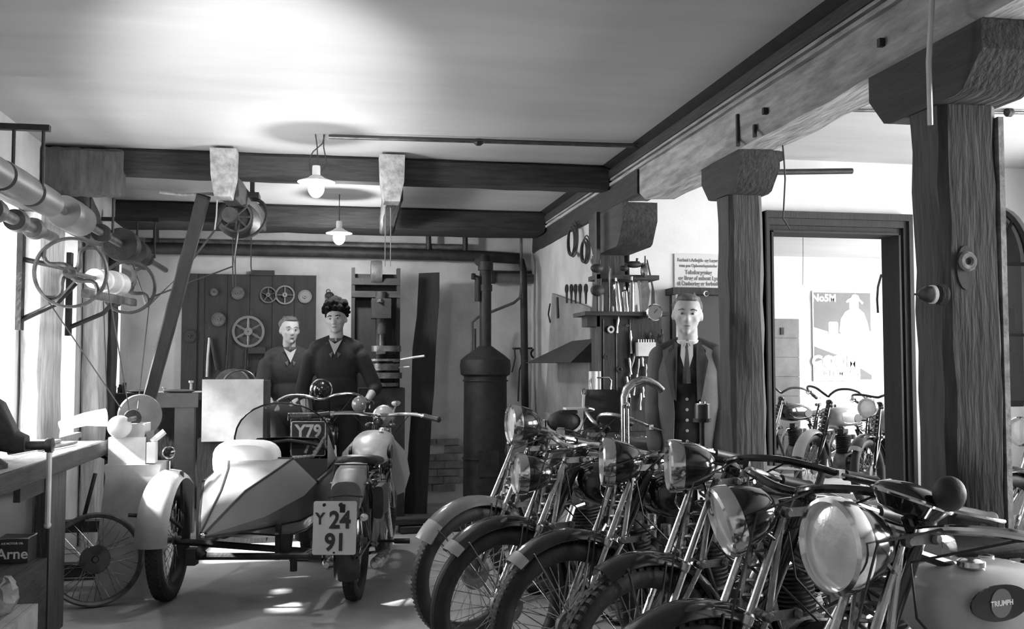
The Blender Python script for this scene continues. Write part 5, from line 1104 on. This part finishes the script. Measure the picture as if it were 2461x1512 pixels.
# can with lid beside the middle post
q = atY(1688, 1000, 5.14)
t = W('oil_tin', 'dark tin with a shiny lid on a stool beside the middle post', 'tin', (q.x, 5.14, 0))
zc0 = atY(0, 1022, 5.14).z
t.part('tin_body', MB().lathe([(0, 0), (.042, 0), (.042, .075), (.0, .075)], (q.x, 5.14, zc0-.0), (0, 0, 1), 24), 'tin_dark'); t.part('lid', MB().torus((q.x, 5.14, zc0+.075), (0, 0, 1), .036, .006, 24, 6).cyl((q.x, 5.14, zc0+.075), (q.x, 5.14, zc0+.09), .018, 14), 'chrome')
t.part('stand', MB().cyl((q.x, 5.14, 0), (q.x, 5.14, zc0-.02), .016, 12).cyl((q.x, 5.14, 0), (q.x, 5.14, .02), .09, 20).cyl((q.x, 5.14, zc0-.02), (q.x, 5.14, zc0), .05, 20), 'cast_iron')
# sheet metal, hood and hung loops on the partition
Q = lambda x, y, X=1.9: atX(x, y, X)
mb = MB(); P = [Vector((1.955, p.y, p.z)) for p in (Q(1330, 705, 1.955), Q(1422, 740, 1.955), Q(1420, 1010, 1.955), Q(1312, 990, 1.955))]
mb.add(P+[p-Vector((.012, 0, 0)) for p in P], [(0, 1, 2, 3), (7, 6, 5, 4), (0, 4, 5, 1), (1, 5, 6, 2), (2, 6, 7, 3), (3, 7, 4, 0)])
solo('sheet_metal', mb, 'wall_plaster_grey', 'large grey metal sheet leaning flat on the partition behind the black can', 'sheet')
z0, z1 = Q(1390, 872).z, Q(1390, 820).z; ya, yb_ = Q(1450, 870).y, Q(1328, 870).y
solo('forge_hood', MB().loft([[Vector((1.94, ya, z0)), Vector((1.66, ya, z0)), Vector((1.66, yb_, z0)), Vector((1.94, yb_, z0))], [Vector((1.94, ya, z1)), Vector((1.84, ya, z1)), Vector((1.84, ya+.7, z1)), Vector((1.94, ya+.7, z1))]]), 'cast_iron', 'dark sloping metal hood fixed to the partition above the sheet', 'hood')
for (px, py, r, lab) in ((1384, 575, .10, 'big coil of dark cable hung high on the partition'), (1415, 600, .075, 'smaller coil of cable hung beside the big coil')):
    p = Q(px, py, 1.95); mb = MB()
    for k in range(5):
        rr = r*(1-.06*k); mb.tube([p+Vector((-.02-.006*k, math.cos(a)*rr*(1.5), math.sin(a)*rr*(1.25 if k % 2 else 1.45)-r*.2*k*.3)) for a in [2*PI*j/22 for j in range(22)]], .006, 5, closed=True)
    solo('cable_coil', mb, 'cord', lab, 'cable')
p = Q(1398, 560, 1.95)
for i, px in enumerate((1362, 1373, 1383, 1394, 1408)):
    p = Q(px, 700, 1.93); solo('hung_tool', MB().torus(p+Vector((0, 0, .02)), (1, 0, 0), .03, .010, 14, 6).tube([p, p-Vector((0, 0, .10))], [.012, .007], 6), 'cast_iron', ('first', 'second', 'third', 'fourth', 'fifth')[i]+' tool from the left in the row hung above the grey sheet', 'tool')
solo('sickle', MB().tube([Q(1322, 730, 1.93), Q(1318, 755, 1.93), Q(1322, 775, 1.93)], .007, 6), 'cast_iron', 'thin curved blade hung left of the grey sheet', 'tool')
solo('hanging_strap', MB().tube([Q(1338, 715, 1.93), Q(1340, 765, 1.93)], .018, 6, flat=.4), 'cast_iron', 'short dark strap hung on the grey sheet', 'strap')
for (px, h_, r, lab) in ((1426, .12, .03, 'tall bright tin behind the black can'), (1440, .2, .012, 'thin bright pipe behind the black can')):
    p = B(px, 900, Yt-.06); solo('bright_tin', MB().cyl((p.x, p.y, p.z-h_), (p.x, p.y, p.z+.02), r, 14), 'pale_metal', lab, 'tin')
solo('sockets_box', MB().bx(B(1409, 740).x, B(1440, 740).x, Yt-.02, Yt+.12, B(0, 775).z, B(0, 742).z), 'dark_board', 'small dark box at the left end of the tool shelf', 'box')
# ---------------------------------------------------------------- sign, dark cupboard and poster
Yn = YD-.012
a, b_ = atY(1621, 610, Yn), atY(1760, 692, Yn)
t = W('notice_board', 'white no-smoking notice in old printed lettering above the man in the overcoat', 'sign', ((a.x+b_.x)/2, Yn, b_.z))
t.part('sheet', MB().bx(a.x, b_.x, Yn, Yn+.01, b_.z, a.z), 'paper')
cx = atY(1672, 650, Yn).x+.02
for (s_, y, hh) in (('Forbud i Arbejds- og Lager-', 626, .024), ('rum paa Opbevaringssteder', 639, .022), ('Tobaksrygning', 655, .030), ('og Brug af aabent Lys', 669, .030), ('til Omboring er forbudt.', 682, .028)):
    t.part('lettering', text_on(s_, hh, (cx, Yn-.002, atY(1672, y, Yn).z), (1, 0, 0), (0, 0, 1), .03, sx=.8), 'poster_grey')
a, b_ = atY(1612, 692, Yn-.1), atY(1740, 880, Yn-.1)
t = W('wall_cupboard', 'dark open wall cupboard under the no-smoking notice', 'cupboard', ((a.x+b_.x)/2, YD-.1, b_.z))
t.part('top', MB().bx(a.x, b_.x, YD-.16, YD-.001, a.z-.045, a.z), 'dark_board'); t.part('back', MB().bx(a.x+.03, b_.x, YD-.05, YD-.001, b_.z, a.z-.045), 'ink'); t.part('side', MB().bx(a.x+.03, a.x+.05, YD-.13, YD-.05, b_.z, a.z-.045), 'pale_timber')
p = atY(1697, 706, Yn-.18); t.part('ring', MB().torus(p, (0, 1, 0), .016, .004, 16, 5), 'nickel')
Yo = YBR-.02
a, b_ = atY(1955, 703, Yo), atY(2095, 912, Yo); W_, H_ = b_.x-a.x, a.z-b_.z
t = W('poster', 'printed poster of a man in a hat on the bright wall of the back room', 'poster', ((a.x+b_.x)/2, Yo, b_.z))
t.part('sheet', MB().bx(a.x-.02, b_.x+.02, Yo, Yo+.006, b_.z-.02, a.z+.02), 'paper')
U = lambda u, v, d=0: Vector((a.x+W_*u, Yo-.001-d, a.z-H_*v))
def flat(poly, d, m, nm): t.part(nm, MB().prism([(a.x+W_*u, a.z-H_*v) for u, v in poly], (0, Yo-d, 0), (1, 0, 0), (0, 0, 1), (0, -1, 0), .0012), m)
flat([(0, 0), (1, 0), (1, .44), (.75, .5), (.25, .45), (0, .40)], .0005, 'poster_grey', 'printed_sky')
flat([(0, .62), (.4, .72), (0, .8)], .0005, 'poster_grey', 'printed_ground'); flat([(0, .85), (.2, .86), (.2, .94), (0, .94)], .0005, 'poster_pale', 'printed_ground'); flat([(.8, .87), (1, .95), (1, 1), (.8, 1)], .0005, 'poster_grey', 'printed_ground'); flat([(.75, .60), (1, .68), (1, .50)], .0005, 'poster_pale', 'printed_ground')
flat([(.44, .45), (.47, .30), (.55, .22), (.63, .19), (.62, .10), (.70, .08), (.79, .10), (.79, .18), (.88, .23), (.94, .34), (.98, .46), (.9, .56), (.6, .56)], .0025, 'letter_white', 'printed_man')
flat([(.56, .10), (.60, .07), (.65, .055), (.68, .02), (.73, .012), (.79, .03), (.81, .07), (.88, .11), (.85, .14), (.8, .10), (.64, .095), (.58, .12)], .004, 'poster_pale', 'printed_hat')
flat([(.25, .35), (.27, .335), (.40, .335), (.42, .35), (.42, .48), (.25, .48)], .0025, 'letter_white', 'printed_can')
t.part('lettering', text_on('No5M', .075*H_/.9, U(.18, .065, .003), (1, 0, 0), (0, 0, 1), .06), 'letter_white'); t.part('lettering', text_on('COOM', .12*H_/.9, U(.36, .80, .003), (1, 0, 0), (0, 0, 1), .07), 'letter_white'); t.part('lettering', text_on('STEMBAR', .07*H_/.9, U(.48, .92, .003), (1, 0, 0), (0, 0, 1), .06), 'letter_white')
# grey panelled box at the left of the back room
a, b_ = atY(1838, 765, 11.8), atY(1926, 1060, 11.8)
t = W('panelled_crate', 'grey panelled chest of boards standing left in the bright back room', 'crate', ((a.x+b_.x)/2, 11.85, 0))
n = 8
for k in range(n): zz0, zz1 = a.z*k/n, a.z*(k+1)/n; t.part('board', MB().bx(a.x-.3, b_.x, 11.82, 11.84, zz0, zz1-.006), 'drum_grey')
t.part('carcass', MB().bx(a.x-.3, b_.x-.001, 11.84, 12.1, 0, a.z-.002), 'drum_grey'); p = atY(1881, 795, 11.8); t.part('hasp', MB().bx(p.x-.02, p.x+.02, 11.805, 11.82, p.z-.05, p.z+.04), 'cast_iron')
# dim shapes behind the arched window
t = W('store_shelf', 'dark loaded shelf glimpsed through the arched window', 'shelf', (4.75, 7.3, 0))
for z in (.9, 1.25, 1.6): t.part('board', MB().bx(4.5, 5.75, 6.98, 7.19, z, z+.03), 'dark_board')
for i, (x, z, r, lab) in enumerate(((5.1, .93, .09, 'dark round can on the lowest board of the glimpsed shelf'), (5.08, 1.28, .1, 'dark round can on the middle board of the glimpsed shelf'), (5.2, 1.63, .11, 'dark broad can on the top board of the glimpsed shelf'), (5.36, 1.28, .08, 'small dark can right on the middle board of the glimpsed shelf'))):
    solo('storage_can', MB().lathe([(0, 0), (r, 0), (r, .17), (r*.4, .2), (0, .2)], (x, 7.08, z), (0, 0, 1), 20), 'tin_dark', lab, 'can')
# ================================================================ PEOPLE
def remeshed(name, mb, vox, m, parent, smooth=6, label=None):
    "fuse closed shapes into one continuous surface"
    me = mkmesh('tmp', mb, ang=0); o = bpy.data.objects.new('tmp', me); C.objects.link(o)
    r = o.modifiers.new('r', 'REMESH'); r.mode = 'VOXEL'; r.voxel_size = vox
    s_ = o.modifiers.new('s', 'SMOOTH'); s_.iterations = smooth; s_.factor = .5
    dg = bpy.context.evaluated_depsgraph_get(); nm = bpy.data.meshes.new_from_object(o.evaluated_get(dg)); nm.name = name
    bpy.data.objects.remove(o); bpy.data.meshes.remove(me)
    nm.materials.clear(); nm.materials.append(M[m]); nm.polygons.foreach_set('use_smooth', [True]*len(nm.polygons)); nm.update()
    o = bpy.data.objects.new(name, nm); C.objects.link(o); o.parent = parent
    if label: o['label'] = label
    return o
def cap(mb, p, q, r1, r2, n=14):
    p, q = Vector(p), Vector(q); d = (q-p).normalized(); L_ = (q-p).length; prof = []
    for k in range(5): a = PI/2*k/4; prof.append((r1*math.sin(a), -r1*math.cos(a)))
    for k in range(5): a = PI/2*k/4; prof.append((r2*math.cos(a), L_+r2*math.sin(a)))
    prof[0] = (0, prof[0][1]); prof[-1] = (0, prof[-1][1])
    return mb.lathe(prof, p, d, n)
def hand(mb, wr, d, up, side=1, curl=.5):
    "palm, four unequal fingers bent at the knuckles, thumb from the side of the palm"
    wr = Vector(wr); d = Vector(d).normalized(); up = Vector(up); up = (up-d*up.dot(d)).normalized(); s_ = d.cross(up)*side
    pc_ = wr+d*.05
    R_ = Matrix((d, s_, up)).transposed()
    mb.sph(pc_, (.052, .042, .018), 14, 8, R_)
    for i, (o_, l_) in enumerate(((-.030, .062), (-.010, .072), (.011, .068), (.030, .052))):
        a = wr+d*.088+s_*o_; b = a+(d*math.cos(curl*.6)-up*math.sin(curl*.6))*l_*.5; c = b+(d*math.cos(curl*1.5)-up*math.sin(curl*1.5))*l_*.5
        cap(mb, a, b, .0095, .0088, 8); cap(mb, b, c, .0088, .0072, 8)
    a = wr+d*.03-s_*.034; b = a+(d*.7-s_*.6-up*.2).normalized()*.04; c = b+(d*.9-s_*.1-up*.35).normalized()*.03
    cap(mb, a, b, .013, .010, 8); cap(mb, b, c, .010, .0085, 8)
def person(label, X, Y, az, H=1.76, head_turn=0, head_tilt=0, larm=None, rarm=None, hairkind='short', build=1.0, top='overall', lean=0, group=None, legs='overall', coat=False, hair='hair', bare=False):
    root = thing('person', label, 'person', (X, Y, 0), math.radians(90-az), group)
    k = H/1.76; hz = 1.62*k; hx = .02+lean*.5
    hc = Vector((hx, 0, hz))
    T = Matrix.Translation(hc) @ Matrix.Rotation(math.radians(head_turn), 4, 'Z') @ Matrix.Rotation(math.radians(head_tilt), 4, 'X')
    hd = MB()
    hd.sph((-.012, 0, .035), (.098, .082, .088), 24, 16); hd.sph((.018, 0, -.02), (.072, .070, .085), 20, 14); hd.sph((.035, 0, -.075), (.045, .053, .034), 16, 10)   # skull, face, jaw
    hd.sph((.070, 0, -.100), (.020, .022, .017), 12, 8); cap(hd, (.082, 0, .012), (.103, 0, -.030), .008, .013, 10)      # chin, nose
    hd.sph((.098, .011, -.033), (.009, .007, .006), 8, 6); hd.sph((.098, -.011, -.033), (.009, .007, .006), 8, 6)
    cap(hd, (.078, -.042, .024), (.086, 0, .022), .010, .009, 8); cap(hd, (.078, .042, .024), (.086, 0, .022), .010, .009, 8)
    for sg in (-1, 1):
        hd.sph((.058, sg*.046, -.024), (.022, .020, .018), 10, 8); hd.sph((-.005, sg*.084, -.005), (.018, .010, .032), 12, 10)
    hd.sph((.084, 0, -.060), (.010, .022, .007), 10, 6); hd.sph((.082, 0, -.071), (.010, .019, .007), 10, 6)
    hd.M(T)
    b = MB(); b.v = hd.v; b.f = hd.f
    sh = 1.43*k
    cap(b, (hx*.7-.02, 0, sh-.02), (hx-.012, 0, hz-.07), .062, .057, 16)                 # neck
    lx = lean
    def trunk(mb, e=0):
        mb.sph((lx*.35, 0, 1.28*k), (.115+e, .165*build+e, .19+e), 20, 14); mb.sph((lx*.1, 0, 1.08*k), (.105+e, .145*build+e, .18+e), 20, 14); mb.sph((0, 0, .93*k), (.115+e, .16*build+e, .14+e), 20, 14)
        cap(mb, (lx*.45-.01, -.14*build, 1.39*k), (lx*.45-.01, .14*build, 1.39*k), .056+e, .056+e)
        for sg in (-1, 1): cap(mb, (lx*.45-.02, sg*.035, 1.455*k), (lx*.45-.015, sg*.15*build, 1.40*k), .042+e, .05+e)
    trunk(b)
    def limb(mb, pts, rs, e=0):
        for i in range(len(pts)-1): cap(mb, pts[i], pts[i+1], rs[i]+e, rs[i+1]+e)
    LA = larm or [(lx*.45, .20*build, 1.39*k), (-.02, .25, 1.11*k), (.06, .25, .87*k)]; RA = rarm or [(lx*.45, -.20*build, 1.39*k), (-.02, -.25, 1.11*k), (.06, -.25, .87*k)]
    for A_, sg in ((LA, 1), (RA, -1)):
        limb(b, A_, (.052, .042, .028)); d = Vector(A_[2])-Vector(A_[1]); hand(b, Vector(A_[2])+d.normalized()*.02, d, (0, -sg*.3, 1) if abs(d.normalized().z) < .7 else (.2, sg, 0), sg)
    for sg in (-1, 1):
        limb(b, [(0, sg*.095, .90*k), (.015, sg*.10, .49*k), (-.01, sg*.105, .10*k)], (.088, .058, .042)); cap(b, (-.02, sg*.105, .05), (.14, sg*.115, .04), .042, .034)
    skin = remeshed('body', b, .0085, 'skin', root, 5)
    # face details
    for sg in (-1, 1):
        e_ = obj('eye', MB().sph((.0775, sg*.031, .006), (.010, .0125, .0062), 12, 8).M(T), 'eye_white', skin)
        obj('iris', MB().sph((.0865, sg*.031, .006), (.0045, .0065, .0065), 10, 6).M(T), 'ink', skin)
        obj('eyebrow', MB().tube([(.086, sg*.015, .026), (.088, sg*.032, .032), (.074, sg*.052, .026)], .0042, 5).M(T), hair, skin)
    obj('lips', MB().sph((.0905, 0, -.0645), (.0055, .021, .0042), 12, 6).M(T), 'lip', skin)
    R_ = random.Random(int(X*100)+5); hm = MB()
    if hairkind == 'curly':
        hm.sph((-.025, 0, .075), (.102, .094, .088), 20, 12)
        for j in range(120):
            a = R_.uniform(0, 2*PI); e_ = R_.uniform(-.45, 1.5); q_ = R_.uniform(.94, 1.12); v = Vector((math.cos(a)*math.cos(e_)*.105*q_-.022, math.sin(a)*math.cos(e_)*.100*q_, .072+math.sin(e_)*.105*q_))
            if v.x > .02 and v.z < .085: continue
            hm.sph(v, R_.uniform(.014, .025), 8, 6)
        for j in range(10): hm.sph((R_.uniform(.05, .085), R_.uniform(-.07, .07), R_.uniform(.085, .12)), R_.uniform(.016, .026), 8, 6)
    else:
        hm.sph((-.030, 0, .050), (.092, .088, .084), 22, 14); hm.sph((.025, .0, .098), (.058, .060, .028), 16, 8)
        for j in range(36):
            a = R_.uniform(.35, 2*PI-.35)*1.0; e_ = R_.uniform(-.1, 1.2); v = Vector((math.cos(a)*math.cos(e_)*.092-.028, math.sin(a)*math.cos(e_)*.082, .05+math.sin(e_)*.082))
            if v.x > .03 and v.z < .085: continue
            hm.sph(v, R_.uniform(.010, .016), 7, 5)
    remeshed('hair', hm.M(T), .007, hair, skin, 1)
    # clothes: the same shapes a little larger, fused
    c = MB(); trunk(c, .016 if not coat else .010)
    if not coat:
        for A_ in (LA, RA):
            A2 = [Vector(A_[0]), Vector(A_[1]), Vector(A_[1]).lerp(Vector(A_[2]), .25 if bare else .93)]; limb(c, A2, (.056, .048, .040), .012)
    remeshed('jacket' if not coat else 'waistcoat', c, .011, top if not coat else 'vest_cloth', root, 3)
    lg = MB()
    lg.sph((0, 0, .93*k), (.128, .172*build, .15), 20, 12)
    for sg in (-1, 1): limb(lg, [(0, sg*.095, .88*k), (.018, sg*.10, .49*k), (-.01, sg*.105, .12)], (.095, .075, .070), .008)
    remeshed('trousers', lg, .012, legs, root, 3)
    sh_ = MB()
    for sg in (-1, 1): cap(sh_, (-.045, sg*.105, .05), (.16, sg*.118, .045), .050, .042); sh_.box((.05, sg*.11, .008), (.29, .09, .016))
    obj('boots', sh_, 'leather', root)
    # collar
    cz = sh+.035
    col = MB()
    for sg in (-1, 1):
        col.loft([[Vector((hx*.75-.03+.072*math.cos(a), sg*.066*math.sin(a), z_+o_)) for (z_, o_) in ((cz+.015, 0), (cz-.03, 0))]+[Vector((hx*.75-.03+.078*math.cos(a), sg*.074*math.sin(a), cz-.03)), Vector((hx*.75-.03+.078*math.cos(a), sg*.074*math.sin(a), cz+.012))] for a in [PI*j/8+.12 for j in range(9)]])
    obj('collar', col, 'shirt' if coat else 'coat_cloth', root)
    if not coat:
        V = [(.105+lx*.4, 0, sh-.09), (.050+lx*.5, .055, sh+.035), (.075+lx*.5, .0, sh+.0), (.050+lx*.5, -.055, sh+.035)]
        o_ = Vector((.035, 0, 0))
        obj('neck_opening', MB().add([Vector(v)+o_ for v in V], [(0, 1, 2), (0, 2, 3)]), 'skin', root)
        for sg in (-1, 1): obj('collar_flap', MB().prism([(0, 0), (.075, .035), (.085, -.02), (.02, -.11)], Vector((.082+lx*.45, sg*.008, sh-.02)), (-.25, sg*.9, 0), (-.5, 0, .9), (1, 0, .3), .008), 'coat_cloth', root)
    return root, LA, RA, k, hx
# the man in the overcoat, between the tool cupboard and the middle post
p = atY(1645, 775, 5.60)
r1, LA, RA, k, hx = person('man in a light overcoat, waistcoat and dark tie standing left of the middle post', p.x+.02, 5.60, 204, H=1.79, coat=True, head_turn=4, head_tilt=-3, hair='pale_hair',
    larm=[(-.01, .16, 1.40), (-.03, .195, 1.11), (.07, .185, .88)], rarm=[(-.01, -.16, 1.40), (-.03, -.195, 1.11), (.07, -.185, .88)])
ct = MB(); rings = []
for (z_, rx, ry, gap) in ((1.475, .080, .11, .85), (1.44, .110, .175, .66), (1.32, .145, .19, .50), (1.08, .145, .18, .42), (.90, .16, .195, .42), (.62, .19, .245, .42), (.45, .205, .26, .42)):
    out = []; inn_ = []
    for j in range(31):
        a = gap+(2*PI-2*gap)*j/30; f_ = 1+.03*math.sin(a*7+z_*4)*(1.45-z_)
        out.append(Vector((rx*math.cos(a)*f_-.012, ry*math.sin(a)*f_, z_))); inn_.append(Vector((rx*math.cos(a)*f_*.94-.012, ry*math.sin(a)*f_*.95, z_)))
    rings.append(out+list(reversed(inn_)))
coat_ = obj('overcoat', ct.loft(rings), 'coat_cloth', r1, ang=60)
sl = MB()
for A_ in (LA, RA): cap(sl, A_[0], A_[1], .076, .066); cap(sl, A_[1], Vector(A_[1]).lerp(Vector(A_[2]), .95), .066, .054)
remeshed('sleeves', sl, .012, 'coat_cloth', coat_, 3)
UPM = Matrix.Translation((0, 0, .05))
lp = MB()
for sg in (-1, 1):
    P = [Vector((.052, sg*.075, 1.445)), Vector((.098, sg*.112, 1.36)), Vector((.135, sg*.125, 1.33)), Vector((.130, sg*.085, 1.12)), Vector((.142, sg*.060, 1.10)), Vector((.118, sg*.055, 1.30)), Vector((.072, sg*.055, 1.43))]
    lp.add(P+[q+Vector((.010, 0, 0)) for q in P], [tuple(range(7)), tuple(range(13, 6, -1))]+[(i, (i+1) % 7, 7+(i+1) % 7, 7+i) for i in range(7)])
obj('lapel', lp.M(UPM), 'coat_cloth', coat_)
sf = MB().add([(.060, -.035, 1.445), (.060, .035, 1.445), (.112, .036, 1.36), (.128, 0, 1.24), (.112, -.036, 1.36), (.092, 0, 1.445)], [(0, 5, 3, 4), (5, 1, 2, 3)])
obj('shirt_front', sf.M(UPM), 'shirt', r1)
obj('necktie', MB().loft([[Vector((x, -w_, z_)), Vector((x+.008, 0, z_)), Vector((x, w_, z_)), Vector((x-.008, 0, z_))] for x, w_, z_ in ((.088, .012, 1.435), (.094, .020, 1.415), (.098, .011, 1.40), (.118, .020, 1.30), (.134, .024, 1.20))]).M(UPM), 'ink', r1)
for z_ in (1.16, 1.10, 1.04, .98, .92): obj('button', MB().lathe([(.009, 0), (.009, .003), (0, .004)], (.122, .0, z_), (1, 0, .0), 12), 'pale_metal', r1)
# the young man with the curly hair at the drilling machine
p = atY(800, 772, 8.55)
r2, *_ = person('young man with bushy dark hair in dark overalls, one forearm bare at the drilling machine', p.x+.03, 8.55, 186, H=1.89, head_turn=-8, head_tilt=4, hairkind='curly', bare=True, top='dark_overall', legs='dark_overall', build=1.1,
    larm=[(0, .21, 1.43), (.0, .33, 1.17), (.17, .27, 1.06)], rarm=[(0, -.21, 1.43), (.0, -.28, 1.15), (.10, -.22, .93)])
# the older man behind on the left
p = atY(690, 790, 9.15)
r3, *_ = person('older man in dark overalls standing before the gear board, left of the young man', p.x+.02, 9.15, 172, H=1.81, head_turn=10, head_tilt=-2, hair='pale_hair', bare=True, top='overall',
    larm=[(0, .19, 1.36), (.06, .24, 1.12), (.26, .08, 1.07)], rarm=[(0, -.20, 1.36), (.06, -.25, 1.12), (.25, -.18, 1.05)])
